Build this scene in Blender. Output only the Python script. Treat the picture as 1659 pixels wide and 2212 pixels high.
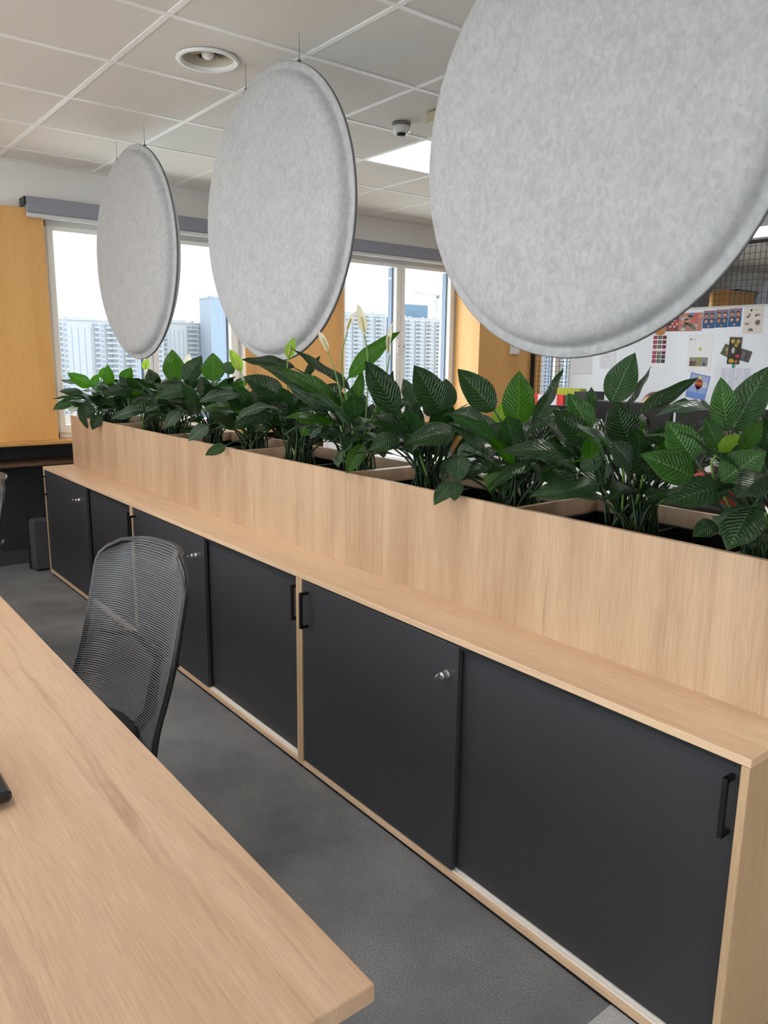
import bpy, math, random
from mathutils import Vector, Matrix
for _o in list(bpy.data.objects): bpy.data.objects.remove(_o)
S = bpy.context.scene
COL = S.collection
PI = math.pi

# ------------------------------------------------------------------ camera
cam_d = bpy.data.cameras.new('camera'); cam = bpy.data.objects.new('camera', cam_d); COL.objects.link(cam)
_f = Vector((-0.76680978, 0.61105563, -0.19650388)); _r = Vector((0.62122294, 0.78353673, 0.0123392)); _u = Vector((-0.16150795, 0.1126109, 0.9804254))
cam.matrix_world = Matrix(((_r.x, _u.x, -_f.x, 5.40157), (_r.y, _u.y, -_f.y, -1.37536), (_r.z, _u.z, -_f.z, 1.48499), (0, 0, 0, 1)))
cam_d.sensor_fit = 'HORIZONTAL'; cam_d.sensor_width = 36.0; cam_d.lens = 36.0 * 1653.27 / 1659.0
cam_d.clip_start = 0.05; cam_d.clip_end = 3000
S.camera = cam

# ------------------------------------------------------------------ sky (bright even overcast) and exposure
W = bpy.data.worlds.new('overcast_sky'); S.world = W; W.use_nodes = True
_bg = W.node_tree.nodes['Background']
_bg.inputs['Color'].default_value = (0.92, 0.965, 1.0, 1); _bg.inputs['Strength'].default_value = 1.75
S.view_settings.view_transform = 'Standard'; S.view_settings.look = 'None'
S.view_settings.exposure = 1.75; S.view_settings.gamma = 1.0; S.view_settings.use_curve_mapping = False
LED_POWER = 7.5          # radiance of the square ceiling panels

# ------------------------------------------------------------------ helpers
def srgb(r, g, b):
    f = lambda c: (c / 255 / 12.92) if c <= 10.3 else ((c / 255 + .055) / 1.055) ** 2.4
    return (f(r), f(g), f(b), 1.0)

class MB:
    """collects boxes, tubes and sheets into one mesh"""
    def __init__(s): s.v = []; s.f = []; s.sm = []; s.mi = []; s.cur = 0
    def face(s, idx, smooth=False): s.f.append(tuple(idx)); s.sm.append(smooth); s.mi.append(s.cur)
    def box(s, a, b, rot=None, piv=None, bev=0.0):
        x0, y0, z0 = a; x1, y1, z1 = b
        if x0 > x1: x0, x1 = x1, x0
        if y0 > y1: y0, y1 = y1, y0
        if z0 > z1: z0, z1 = z1, z0
        n = len(s.v)
        if bev <= 0:
            p = [(x0,y0,z0),(x1,y0,z0),(x1,y1,z0),(x0,y1,z0),(x0,y0,z1),(x1,y0,z1),(x1,y1,z1),(x0,y1,z1)]
            F = [(0,3,2,1),(4,5,6,7),(0,1,5,4),(1,2,6,5),(2,3,7,6),(3,0,4,7)]
        else:   # chamfered box: 24 verts
            c = bev; p = []; 
            X = (x0, x1); Y = (y0, y1); Z = (z0, z1); sg = (1, -1)
            id_ = {}
            for i in (0,1):
                for j in (0,1):
                    for k in (0,1):
                        for ax in (0,1,2):
                            q = [X[i] + sg[i]*c, Y[j] + sg[j]*c, Z[k] + sg[k]*c]
                            q[ax] = (X[i], Y[j], Z[k])[ax]
                            id_[(i,j,k,ax)] = len(p); p.append(tuple(q))
            F = []
            def quad(l, nrm):
                a0, a1, a2 = Vector(p[l[0]]), Vector(p[l[1]]), Vector(p[l[2]])
                if (a1-a0).cross(a2-a0).dot(Vector(nrm)) < 0: l = l[::-1]
                F.append(tuple(l))
            for i in (0,1):
                e = 2*i-1
                quad([id_[(i,0,0,0)], id_[(i,1,0,0)], id_[(i,1,1,0)], id_[(i,0,1,0)]], (e,0,0))
                quad([id_[(0,i,0,1)], id_[(1,i,0,1)], id_[(1,i,1,1)], id_[(0,i,1,1)]], (0,e,0))
                quad([id_[(0,0,i,2)], id_[(1,0,i,2)], id_[(1,1,i,2)], id_[(0,1,i,2)]], (0,0,e))
                for j in (0,1):
                    g = 2*j-1
                    quad([id_[(i,j,0,0)], id_[(i,j,1,0)], id_[(i,j,1,1)], id_[(i,j,0,1)]], (e,g,0))
                    quad([id_[(i,0,j,0)], id_[(i,1,j,0)], id_[(i,1,j,2)], id_[(i,0,j,2)]], (e,0,g))
                    quad([id_[(0,i,j,1)], id_[(1,i,j,1)], id_[(1,i,j,2)], id_[(0,i,j,2)]], (0,e,g))
                    for k in (0,1):
                        h = 2*k-1
                        quad([id_[(i,j,k,0)], id_[(i,j,k,1)], id_[(i,j,k,2)]], (e,g,h))
        if rot is not None:
            pv = Vector(piv if piv else ((x0+x1)/2, (y0+y1)/2, (z0+z1)/2))
            p = [tuple(rot @ (Vector(q) - pv) + pv) for q in p]
        s.v += p
        for q in F: s.face([n + i for i in q])
        return s
    def tube(s, pts, r, n=8, cap=True, smooth=True):
        pts = [Vector(p) for p in pts]; rs = r if isinstance(r, (list, tuple)) else [r]*len(pts)
        b0 = len(s.v); up = None
        for i, p in enumerate(pts):
            d = (pts[min(i+1, len(pts)-1)] - pts[max(i-1, 0)]).normalized()
            if up is None: up = Vector((0,0,1)) if abs(d.z) < .9 else Vector((0,1,0))
            a = d.cross(up).normalized(); up = a.cross(d).normalized()
            for k in range(n):
                t = 2*PI*k/n; q = p + (a*math.cos(t) + up*math.sin(t))*rs[i]; s.v.append(tuple(q))
        for i in range(len(pts)-1):
            for k in range(n):
                k2 = (k+1) % n
                s.face((b0+i*n+k, b0+i*n+k2, b0+(i+1)*n+k2, b0+(i+1)*n+k), smooth)
        if cap:
            s.face([b0+k for k in range(n)][::-1]); s.face([b0+(len(pts)-1)*n+k for k in range(n)])
        return s
    def lathe(s, prof, c=(0,0,0), axis='z', n=32, smooth=True, cap=True):
        """prof: list of (radius, height along axis)"""
        b0 = len(s.v); c = Vector(c)
        for (r, h) in prof:
            for k in range(n):
                t = 2*PI*k/n; a, b = r*math.cos(t), r*math.sin(t)
                q = {'z': (a, b, h), 'y': (a, h, -b), 'x': (h, a, b)}[axis]; s.v.append(tuple(c + Vector(q)))
        for i in range(len(prof)-1):
            for k in range(n):
                k2 = (k+1) % n
                s.face((b0+i*n+k, b0+i*n+k2, b0+(i+1)*n+k2, b0+(i+1)*n+k), smooth)
        if cap and prof[0][0] > 1e-5: s.face([b0+k for k in range(n)][::-1])
        if cap and prof[-1][0] > 1e-5: s.face([b0+(len(prof)-1)*n+k for k in range(n)])
        return s
    def ball(s, c, r, n=12, m=8, sc=(1,1,1)):
        b0 = len(s.v)
        for j in range(m+1):
            ph = PI*j/m - PI/2
            for k in range(n):
                t = 2*PI*k/n
                s.v.append((c[0]+sc[0]*r*math.cos(ph)*math.cos(t), c[1]+sc[1]*r*math.cos(ph)*math.sin(t), c[2]+sc[2]*r*math.sin(ph)))
        for j in range(m):
            for k in range(n):
                k2 = (k+1) % n; s.face((b0+j*n+k, b0+j*n+k2, b0+(j+1)*n+k2, b0+(j+1)*n+k), True)
        return s
    def poly(s, pts, smooth=False):
        n = len(s.v); s.v += [tuple(p) for p in pts]; s.face(range(n, n+len(pts)), smooth); return s
    def prism(s, pts2, y0, y1):   # outline in XZ, extruded along Y
        n = len(s.v); m = len(pts2)
        s.v += [(x, y0, z) for x, z in pts2] + [(x, y1, z) for x, z in pts2]
        s.face(range(n, n+m)); s.face(list(range(n+m, n+2*m))[::-1])
        for i in range(m):
            j = (i+1) % m; s.face((n+i, n+m+i, n+m+j, n+j))
        return s
    def mesh(s, name):
        me = bpy.data.meshes.new(name); me.from_pydata(s.v, [], s.f)
        me.polygons.foreach_set('use_smooth', s.sm); me.polygons.foreach_set('material_index', s.mi); me.update(); return me
    def build(s, name, mat, parent=None, loc=None, kind=None, label=None):
        o = bpy.data.objects.new(name, s.mesh(name)); COL.objects.link(o)
        for m in (mat if isinstance(mat, (list, tuple)) else [mat]): o.data.materials.append(m)
        if parent is not None: o.parent = parent
        if loc is not None: o.location = loc
        if kind: o['kind'] = kind
        if label: o['label'] = label
        return o

def thing(name, label, cat, loc=(0,0,0), rz=0, group=None):
    o = bpy.data.objects.new(name, None); COL.objects.link(o); o.empty_display_size = .05
    o.location = loc; o.rotation_euler = (0, 0, rz); o['label'] = label; o['category'] = cat
    if group: o['group'] = group
    return o
def tag(o, label, cat, group=None):
    o['label'] = label; o['category'] = cat
    if group: o['group'] = group
    return o
def struct(o): o['kind'] = 'structure'; return o
def copy_tree(o, parent=None):
    c = o.copy(); COL.objects.link(c)
    if parent is not None: c.parent = parent
    for ch in [x for x in COL.objects if x.parent == o]: copy_tree(ch, c)
    return c

# ------------------------------------------------------------------ materials
def new_mat(name):
    m = bpy.data.materials.new(name); m.use_nodes = True; nt = m.node_tree
    return m, nt, nt.nodes['Principled BSDF']
def plain(name, col, rough=.5, metal=0.0, spec=.5, noise=0.0, nscale=40, bump=0.0, bscale=200):
    m, nt, p = new_mat(name)
    p.inputs['Base Color'].default_value = col; p.inputs['Roughness'].default_value = rough
    p.inputs['Metallic'].default_value = metal; p.inputs['Specular IOR Level'].default_value = spec
    if noise or bump: tc = nt.nodes.new('ShaderNodeTexCoord')
    if noise:
        n = nt.nodes.new('ShaderNodeTexNoise'); n.inputs['Scale'].default_value = nscale; n.inputs['Detail'].default_value = 4
        nt.links.new(tc.outputs['Object'], n.inputs['Vector'])
        mx = nt.nodes.new('ShaderNodeMix'); mx.data_type = 'RGBA'
        mx.inputs['A'].default_value = tuple(c*(1-noise) for c in col[:3]) + (1,)
        mx.inputs['B'].default_value = tuple(min(1, c*(1+noise)) for c in col[:3]) + (1,)
        nt.links.new(n.outputs['Fac'], mx.inputs['Factor']); nt.links.new(mx.outputs['Result'], p.inputs['Base Color'])
    if bump:
        n = nt.nodes.new('ShaderNodeTexNoise'); n.inputs['Scale'].default_value = bscale; n.inputs['Detail'].default_value = 3
        nt.links.new(tc.outputs['Object'], n.inputs['Vector'])
        b = nt.nodes.new('ShaderNodeBump'); b.inputs['Strength'].default_value = bump; b.inputs['Distance'].default_value = .01
        nt.links.new(n.outputs['Fac'], b.inputs['Height']); nt.links.new(b.outputs['Normal'], p.inputs['Normal'])
    return m
def emit(name, col, strength):
    m, nt, p = new_mat(name); nt.nodes.remove(p)
    e = nt.nodes.new('ShaderNodeEmission'); e.inputs['Color'].default_value = col; e.inputs['Strength'].default_value = strength
    nt.links.new(e.outputs[0], nt.nodes['Material Output'].inputs['Surface']); return m
def wood(name, c1, c2, streak, axis='x', fine=1.0, rough=.42, amount=.5, warp=.6, wide=1.0):
    """laminate: fine pores + broad figure, stretched along one axis"""
    m, nt, p = new_mat(name); N = nt.nodes; L = nt.links
    tc = N.new('ShaderNodeTexCoord')
    def mapped(sx, sl):
        mp = N.new('ShaderNodeMapping'); sc = [sx]*3; sc['xyz'.index(axis)] = sl
        mp.inputs['Scale'].default_value = sc; L.new(tc.outputs['Object'], mp.inputs['Vector']); return mp
    big = N.new('ShaderNodeTexNoise'); big.inputs['Scale'].default_value = 1; big.inputs['Detail'].default_value = 3; big.inputs['Distortion'].default_value = warp
    L.new(mapped(9*wide, .7).outputs[0], big.inputs['Vector'])
    st = N.new('ShaderNodeTexNoise'); st.inputs['Scale'].default_value = 1; st.inputs['Detail'].default_value = 5; st.inputs['Roughness'].default_value = .65; st.inputs['Distortion'].default_value = warp*.6
    L.new(mapped(34*wide, 1.1).outputs[0], st.inputs['Vector'])
    po = N.new('ShaderNodeTexNoise'); po.inputs['Scale'].default_value = 1; po.inputs['Detail'].default_value = 2
    L.new(mapped(420*fine, 14*fine).outputs[0], po.inputs['Vector'])
    r1 = N.new('ShaderNodeValToRGB'); r1.color_ramp.elements[0].position = .32; r1.color_ramp.elements[1].position = .68
    r1.color_ramp.elements[0].color = c2; r1.color_ramp.elements[1].color = c1; L.new(big.outputs['Fac'], r1.inputs[0])
    r2 = N.new('ShaderNodeValToRGB'); r2.color_ramp.elements[0].position = .56; r2.color_ramp.elements[1].position = .74
    r2.color_ramp.elements[0].color = (0,0,0,1); r2.color_ramp.elements[1].color = (amount,)*3 + (1,); L.new(st.outputs['Fac'], r2.inputs[0])
    m1 = N.new('ShaderNodeMix'); m1.data_type = 'RGBA'; m1.inputs['B'].default_value = streak
    L.new(r2.outputs[0], m1.inputs['Factor']); L.new(r1.outputs[0], m1.inputs['A'])
    r3 = N.new('ShaderNodeMapRange'); r3.inputs['From Min'].default_value = .35; r3.inputs['From Max'].default_value = .65
    r3.inputs['To Min'].default_value = .90; r3.inputs['To Max'].default_value = 1.05; L.new(po.outputs['Fac'], r3.inputs['Value'])
    m2 = N.new('ShaderNodeMix'); m2.data_type = 'RGBA'; m2.blend_type = 'MULTIPLY'; m2.inputs['Factor'].default_value = 1
    L.new(m1.outputs['Result'], m2.inputs['A']); L.new(r3.outputs[0], m2.inputs['B']); L.new(m2.outputs['Result'], p.inputs['Base Color'])
    b = N.new('ShaderNodeBump'); b.inputs['Strength'].default_value = .08; b.inputs['Distance'].default_value = .002
    L.new(po.outputs['Fac'], b.inputs['Height']); L.new(b.outputs['Normal'], p.inputs['Normal'])
    p.inputs['Roughness'].default_value = rough; p.inputs['Specular IOR Level'].default_value = .4
    return m

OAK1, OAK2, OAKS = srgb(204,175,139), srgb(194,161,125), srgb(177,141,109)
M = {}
M['oak_top'] = wood('oak_laminate_along_run', srgb(225,194,161), srgb(216,180,147), srgb(195,155,126), 'x', amount=.5)  # same laminate as the table, lightened to offset weaker light on the worktop
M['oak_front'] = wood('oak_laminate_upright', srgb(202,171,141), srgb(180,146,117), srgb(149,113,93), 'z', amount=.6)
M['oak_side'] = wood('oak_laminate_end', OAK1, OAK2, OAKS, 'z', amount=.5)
M['oak_table'] = wood('oak_laminate_table', srgb(194,164,136), srgb(179,146,117), srgb(143,111,91), 'x', amount=.75, warp=1.1, wide=.8)
M['maple'] = wood('honey_maple_veneer', srgb(228,178,112), srgb(218,164,98), srgb(196,140,80), 'z', amount=.35, wide=.5)
M['maple_sill'] = wood('honey_maple_sill', srgb(206,160,98), srgb(198,148,86), srgb(176,124,68), 'y', amount=.3, wide=.5)
M['shelf_brown'] = plain('brown_shelf_veneer', srgb(92,66,48), .5)
M['dark_door'] = plain('anthracite_laminate', srgb(56,55,59), .48, spec=.4, bump=.04, bscale=900)
M['black_metal'] = plain('black_powder_coat', srgb(20,20,22), .4)
M['black'] = plain('black_recess', srgb(14,14,15), .7)
M['nickel'] = plain('brushed_nickel', srgb(226,226,226), .36, metal=1)
M['white_rail'] = plain('white_plastic_rail', srgb(238,232,226), .35)
M['wall_white'] = plain('white_paint', srgb(240,238,235), .8, noise=.02, nscale=3)
M['wall_low_bounce'] = plain('low_bounce_taupe', srgb(140,124,108), .8)  # unseen wall, toned down to bounce less light onto the cabinet end
M['tile'] = plain('mineral_ceiling_tile', srgb(232,228,223), .9, noise=.03, nscale=250, bump=.15, bscale=300)
M['runner'] = plain('white_ceiling_runner', srgb(246,246,246), .5)
M['white_gloss'] = plain('white_lacquer', srgb(236,236,236), .3)
M['beige'] = plain('beige_duct', srgb(196,188,170), .6)
M['dark_hole'] = plain('dark_duct', srgb(52,50,48), .8)
M['dark_wall'] = plain('dark_grey_paint', srgb(40,42,45), .7, noise=.05, nscale=5)
M['base'] = plain('dark_grey_baseboard', srgb(60,62,64), .6)
M['frame'] = plain('window_frame_plastic', srgb(240,237,231), .4)
M['gasket'] = plain('blue_grey_gasket', srgb(96,110,134), .5)
M['blind'] = plain('grey_blind_fabric', srgb(146,148,160), .85, bump=.05, bscale=600)
M['alu'] = plain('light_aluminium_bar', srgb(206,208,208), .4)
M['cord'] = plain('pale_cord', srgb(225,200,180), .6)
M['led'] = emit('lit_led_panel', (1.0, .975, .95, 1), LED_POWER)
M['paper'] = plain('white_paper', srgb(246,246,250), .8)
M['paper_blue'] = plain('cool_white_paper', srgb(236,238,248), .8)
M['board'] = plain('whiteboard_enamel', srgb(238,243,252), .22)
M['white_desk'] = plain('white_desk_top', srgb(232,230,230), .4)
M['soil'] = plain('dark_granulate', srgb(34,28,24), .95, noise=.5, nscale=120, bump=.8, bscale=150)

# felt: pale grey fibres with darker flecks
def felt():
    m, nt, p = new_mat('pressed_grey_felt'); N = nt.nodes; L = nt.links
    tc = N.new('ShaderNodeTexCoord')
    mp = N.new('ShaderNodeMapping'); mp.inputs['Scale'].default_value = (1, 1, .72); mp.inputs['Rotation'].default_value = (0, .5, 0); L.new(tc.outputs['Object'], mp.inputs[0])
    a = N.new('ShaderNodeTexNoise'); a.inputs['Scale'].default_value = 62; a.inputs['Detail'].default_value = 5; a.inputs['Distortion'].default_value = .6; L.new(mp.outputs[0], a.inputs['Vector'])
    c = N.new('ShaderNodeTexNoise'); c.inputs['Scale'].default_value = 14; c.inputs['Detail'].default_value = 3; L.new(tc.outputs['Object'], c.inputs['Vector'])
    ad = N.new('ShaderNodeMix'); ad.data_type = 'FLOAT'; ad.inputs['Factor'].default_value = .3; L.new(a.outputs['Fac'], ad.inputs['A']); L.new(c.outputs['Fac'], ad.inputs['B'])
    r = N.new('ShaderNodeValToRGB'); r.color_ramp.elements[0].position = .34; r.color_ramp.elements[1].position = .64
    r.color_ramp.elements[0].color = srgb(164,165,168); r.color_ramp.elements[1].color = srgb(184,185,188); L.new(ad.outputs['Result'], r.inputs[0])
    L.new(r.outputs[0], p.inputs['Base Color']); p.inputs['Roughness'].default_value = .95; p.inputs['Specular IOR Level'].default_value = .15
    p.inputs['Sheen Weight'].default_value = .3
    b = N.new('ShaderNodeBump'); b.inputs['Strength'].default_value = .25; b.inputs['Distance'].default_value = .003; L.new(a.outputs['Fac'], b.inputs['Height']); L.new(b.outputs[0], p.inputs['Normal'])
    return m
M['felt'] = felt()
def carpet(name, c1, c2, c3):
    m, nt, p = new_mat(name); N = nt.nodes; L = nt.links
    tc = N.new('ShaderNodeTexCoord')
    a = N.new('ShaderNodeTexNoise'); a.inputs['Scale'].default_value = 2.6; a.inputs['Detail'].default_value = 6; a.inputs['Roughness'].default_value = .6; L.new(tc.outputs['Object'], a.inputs['Vector'])
    f = N.new('ShaderNodeTexNoise'); f.inputs['Scale'].default_value = 260; f.inputs['Detail'].default_value = 3; L.new(tc.outputs['Object'], f.inputs['Vector'])
    r = N.new('ShaderNodeValToRGB'); r.color_ramp.elements[0].position = .36; r.color_ramp.elements[1].position = .66
    r.color_ramp.elements[0].color = c1; r.color_ramp.elements[1].color = c2; L.new(a.outputs['Fac'], r.inputs[0])
    x = N.new('ShaderNodeMix'); x.data_type = 'RGBA'; x.inputs['B'].default_value = c3; L.new(r.outputs[0], x.inputs['A'])
    mr = N.new('ShaderNodeMapRange'); mr.inputs['From Min'].default_value = .4; mr.inputs['From Max'].default_value = .62; mr.inputs['To Max'].default_value = .75; L.new(f.outputs['Fac'], mr.inputs[0])
    L.new(mr.outputs[0], x.inputs['Factor']); L.new(x.outputs['Result'], p.inputs['Base Color'])
    p.inputs['Roughness'].default_value = .95; p.inputs['Specular IOR Level'].default_value = .1
    b = N.new('ShaderNodeBump'); b.inputs['Strength'].default_value = .5; b.inputs['Distance'].default_value = .004; L.new(f.outputs['Fac'], b.inputs['Height']); L.new(b.outputs[0], p.inputs['Normal'])
    return m
M['carpet'] = carpet('charcoal_loop_carpet', srgb(118,119,121), srgb(152,152,153), srgb(98,99,101))
M['carpet_light'] = carpet('light_grey_carpet', srgb(182,183,184), srgb(204,204,204), srgb(166,167,168))
def glass():
    m, nt, p = new_mat('window_glass'); N = nt.nodes; L = nt.links; N.remove(p)
    t = N.new('ShaderNodeBsdfTransparent'); t.inputs['Color'].default_value = (.95, .98, .98, 1)
    g = N.new('ShaderNodeBsdfGlossy'); g.inputs['Roughness'].default_value = .02
    fr = N.new('ShaderNodeFresnel')
    ge = N.new('ShaderNodeNewGeometry'); mr = N.new('ShaderNodeMapRange'); mr.inputs['To Min'].default_value = 1.45; mr.inputs['To Max'].default_value = 1/1.45   # thin pane: both faces seen from air
    L.new(ge.outputs['Backfacing'], mr.inputs[0]); L.new(mr.outputs[0], fr.inputs['IOR'])
    x = N.new('ShaderNodeMixShader'); L.new(fr.outputs[0], x.inputs['Fac']); L.new(t.outputs[0], x.inputs[1]); L.new(g.outputs[0], x.inputs[2])
    L.new(x.outputs[0], N['Material Output'].inputs['Surface']); return m
M['glass'] = glass()
# leaf: midrib and arching side veins from UV, glossy top, some light passing through
def leaf_mat(name, c_dark, c_light, vein, vamt=.35, trans=.3, rough=.30):
    m, nt, p = new_mat(name); N = nt.nodes; L = nt.links
    uv = N.new('ShaderNodeUVMap'); uv.uv_map = 'UVMap'
    sp = N.new('ShaderNodeSeparateXYZ'); L.new(uv.outputs[0], sp.inputs[0])
    def math_(op, a, b=None):
        n = N.new('ShaderNodeMath'); n.operation = op
        for i, q in enumerate((a, b)):
            if q is None: continue
            if isinstance(q, (int, float)): n.inputs[i].default_value = q
            else: L.new(q, n.inputs[i])
        return n.outputs[0]
    ax = math_('ABSOLUTE', sp.outputs['X'])
    wob = N.new('ShaderNodeTexNoise'); wob.inputs['Scale'].default_value = 3.2; wob.inputs['Detail'].default_value = 2; L.new(uv.outputs[0], wob.inputs['Vector'])
    ph = math_('SUBTRACT', sp.outputs['Y'], math_('MULTIPLY', math_('POWER', ax, 1.3), .27))
    ph = math_('ADD', ph, math_('MULTIPLY', wob.outputs['Fac'], .10))
    wv = math_('SINE', math_('MULTIPLY', ph, 82.0))
    patch = N.new('ShaderNodeMapRange'); patch.inputs['From Min'].default_value = .40; patch.inputs['From Max'].default_value = .62
    pn = N.new('ShaderNodeTexNoise'); pn.inputs['Scale'].default_value = 2.1; L.new(uv.outputs[0], pn.inputs['Vector']); L.new(pn.outputs['Fac'], patch.inputs[0])
    vein_f = math_('MULTIPLY', math_('POWER', math_('MAXIMUM', wv, 0.0), 4.0), patch.outputs[0])
    mid = math_('LESS_THAN', ax, .035)
    oi = N.new('ShaderNodeObjectInfo')
    no = N.new('ShaderNodeTexNoise'); no.inputs['Scale'].default_value = 5; L.new(uv.outputs[0], no.inputs['Vector'])
    fac = math_('ADD', math_('MULTIPLY', no.outputs['Fac'], .6), math_('MULTIPLY', oi.outputs['Random'], .5))
    x = N.new('ShaderNodeMix'); x.data_type = 'RGBA'; x.inputs['A'].default_value = c_dark; x.inputs['B'].default_value = c_light; L.new(fac, x.inputs['Factor'])
    y = N.new('ShaderNodeMix'); y.data_type = 'RGBA'; y.inputs['B'].default_value = vein; L.new(x.outputs['Result'], y.inputs['A'])
    L.new(math_('MAXIMUM', math_('MULTIPLY', vein_f, vamt), math_('MULTIPLY', mid, .55)), y.inputs['Factor'])
    L.new(y.outputs['Result'], p.inputs['Base Color']); p.inputs['Roughness'].default_value = rough; p.inputs['Specular IOR Level'].default_value = .45
    b = N.new('ShaderNodeBump'); b.inputs['Strength'].default_value = .5; b.inputs['Distance'].default_value = .004
    L.new(wv, b.inputs['Height']); L.new(b.outputs[0], p.inputs['Normal'])
    tr = N.new('ShaderNodeBsdfTranslucent')
    hs = N.new('ShaderNodeHueSaturation'); hs.inputs['Value'].default_value = 2.2; hs.inputs['Saturation'].default_value = 1.15; L.new(y.outputs['Result'], hs.inputs['Color']); L.new(hs.outputs[0], tr.inputs['Color'])
    ms = N.new('ShaderNodeMixShader'); ms.inputs['Fac'].default_value = trans; L.new(p.outputs[0], ms.inputs[1]); L.new(tr.outputs[0], ms.inputs[2])
    L.new(ms.outputs[0], N['Material Output'].inputs['Surface']); return m
LM = {
 'd': leaf_mat('leaf_deep_green', srgb(17,36,15), srgb(32,58,26), srgb(66,92,58), .22),
 'm': leaf_mat('leaf_mid_green', srgb(29,53,26), srgb(47,77,42), srgb(98,122,90), .36),
 'g': leaf_mat('leaf_fresh_green', srgb(34,70,14), srgb(56,100,26), srgb(96,138,56), .3, .42),
 's': leaf_mat('leaf_striped_green', srgb(38,70,30), srgb(58,98,44), srgb(128,154,106), .5),
 'b': leaf_mat('leaf_yellow_green', srgb(84,126,24), srgb(122,162,42), srgb(176,196,100), .35, .4),
 'v': leaf_mat('leaf_silvery_green', srgb(44,66,48), srgb(66,88,68), srgb(160,174,158), .45),
 'l': leaf_mat('spathe_lime', srgb(136,176,64), srgb(160,194,84), srgb(190,214,120), .15, .45, .5),
 'w': leaf_mat('spathe_cream', srgb(226,222,200), srgb(238,234,216), srgb(200,196,160), .1, .4, .5),
}
M['stem'] = plain('leaf_stalk_green', srgb(30,54,24), .45, noise=.25, nscale=12)
M['stem_pale'] = plain('pale_stalk_green', srgb(112,146,62), .45, noise=.15, nscale=12)
M['spadix'] = plain('spadix_cream', srgb(176,168,110), .8)

# ================================================================== ROOM SHELL
XR, YF, YB, ZC = 9.5, -4.2, 14.0, 2.72
struct(MB().box((-.6, YF-.2, -.12), (XR+.2, YB+.2, 0)).build('floor', M['carpet']))
MB().box((4.54, -4.2, 0.0005), (9.5, .03, .003)).build('carpet_panel', M['carpet_light'], bpy.data.objects['floor'], label='light grey carpet zone beside the charcoal carpet')

# window wall (left): openings [y0, y1], piers between them
WIN = [(-3.45, -1.95), (.17, 1.64), (2.60, 4.015), (4.9, 6.35), (7.15, 8.58), (9.22, 10.7), (11.6, 13.0)]
PIERS = [(YF, -3.45, -.21), (-1.95, .17, -.21), (1.64, 2.60, -.20), (4.015, 4.9, .07), (6.35, 7.15, -.20), (8.58, 9.22, .07), (10.7, 11.6, -.20), (13.0, YB, -.20)]
m = MB()
m.box((-.5, YF, 2.365), (-.27, YB, 3.0))
m.box((-.6, YF, 0), (-.43, YB, .875))
for a, b, x in PIERS: m.box((-.5, a, .875), (x, b, 2.40)) if x < 0 else m.box((-.5, a, 0), (x, b, 2.40))
wl = struct(m.build('wall_left', M['wall_white']))
for a, b, x in PIERS:
    zb = .905 if x < 0 else 0
    MB().box((x, a, zb), (x+.02, b, 2.42)).build('wood_panel', M['maple'], wl)
    if x > 0:
        MB().box((-.25, a-.018, zb), (x+.02, a-.0005, 2.42)).build('wood_panel', M['maple'], wl)
        MB().box((-.25, b+.0005, zb), (x+.02, b+.018, 2.42)).build('wood_panel', M['maple'], wl)
    else:
        MB().box((-.245, a+.0005, zb), (x+.019, a+.004, 2.365)).build('reveal_strip', M['maple'], wl)
for a, b in ((YF, 4.0), (4.93, 8.55), (9.25, YB)):
    MB().box((-.5, a, .877), (-.12, b, .905), bev=.006).build('sill', M['maple_sill'], wl)
    MB().box((-.43, a, .10), (-.42, b, .872)).build('dark_panel', M['dark_wall'], wl)
    MB().box((-.419, a, .735), (-.15, b, .757)).build('shelf', M['shelf_brown'], wl)
    struct(MB().box((-.43, a, 0), (-.405, b, .10)).build('baseboard_left', M['base']))
wr = struct(MB().box((XR, YF, 0), (XR+.15, YB, ZC)).build('wall_right', M['wall_low_bounce']))
struct(MB().box((-.6, YB, 0), (XR, YB+.15, ZC)).build('wall_back', M['wall_white']))
m = MB(); m.box((-.6, YF-.15, 0), (XR, YF, .85)); m.box((-.6, YF-.15, 2.2), (XR, YF, ZC)); m.box((-.6, YF-.15, .85), (-.2, YF, 2.2)); m.box((9.1, YF-.15, .85), (XR, YF, 2.2))
struct(m.build('wall_front', M['wall_white']))
fw = MB()  # unseen window band, added behind the camera to brighten ceiling and disc fronts
for k in range(7): fw.box((-.2+1.54*k, YF-.1, .85), (-.14+1.54*k, YF-.03, 2.2))
fw.box((-.2, YF-.1, .85), (9.1, YF-.03, .91)); fw.box((-.2, YF-.1, 2.14), (9.1, YF-.03, 2.2))
fw = struct(fw.build('window_8', M['frame']))
for k in range(6): MB().box((-.145+1.54*k, YF-.07, .90), (1.345+1.54*k, YF-.064, 2.15)).build('pane', M['glass'], fw)

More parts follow.
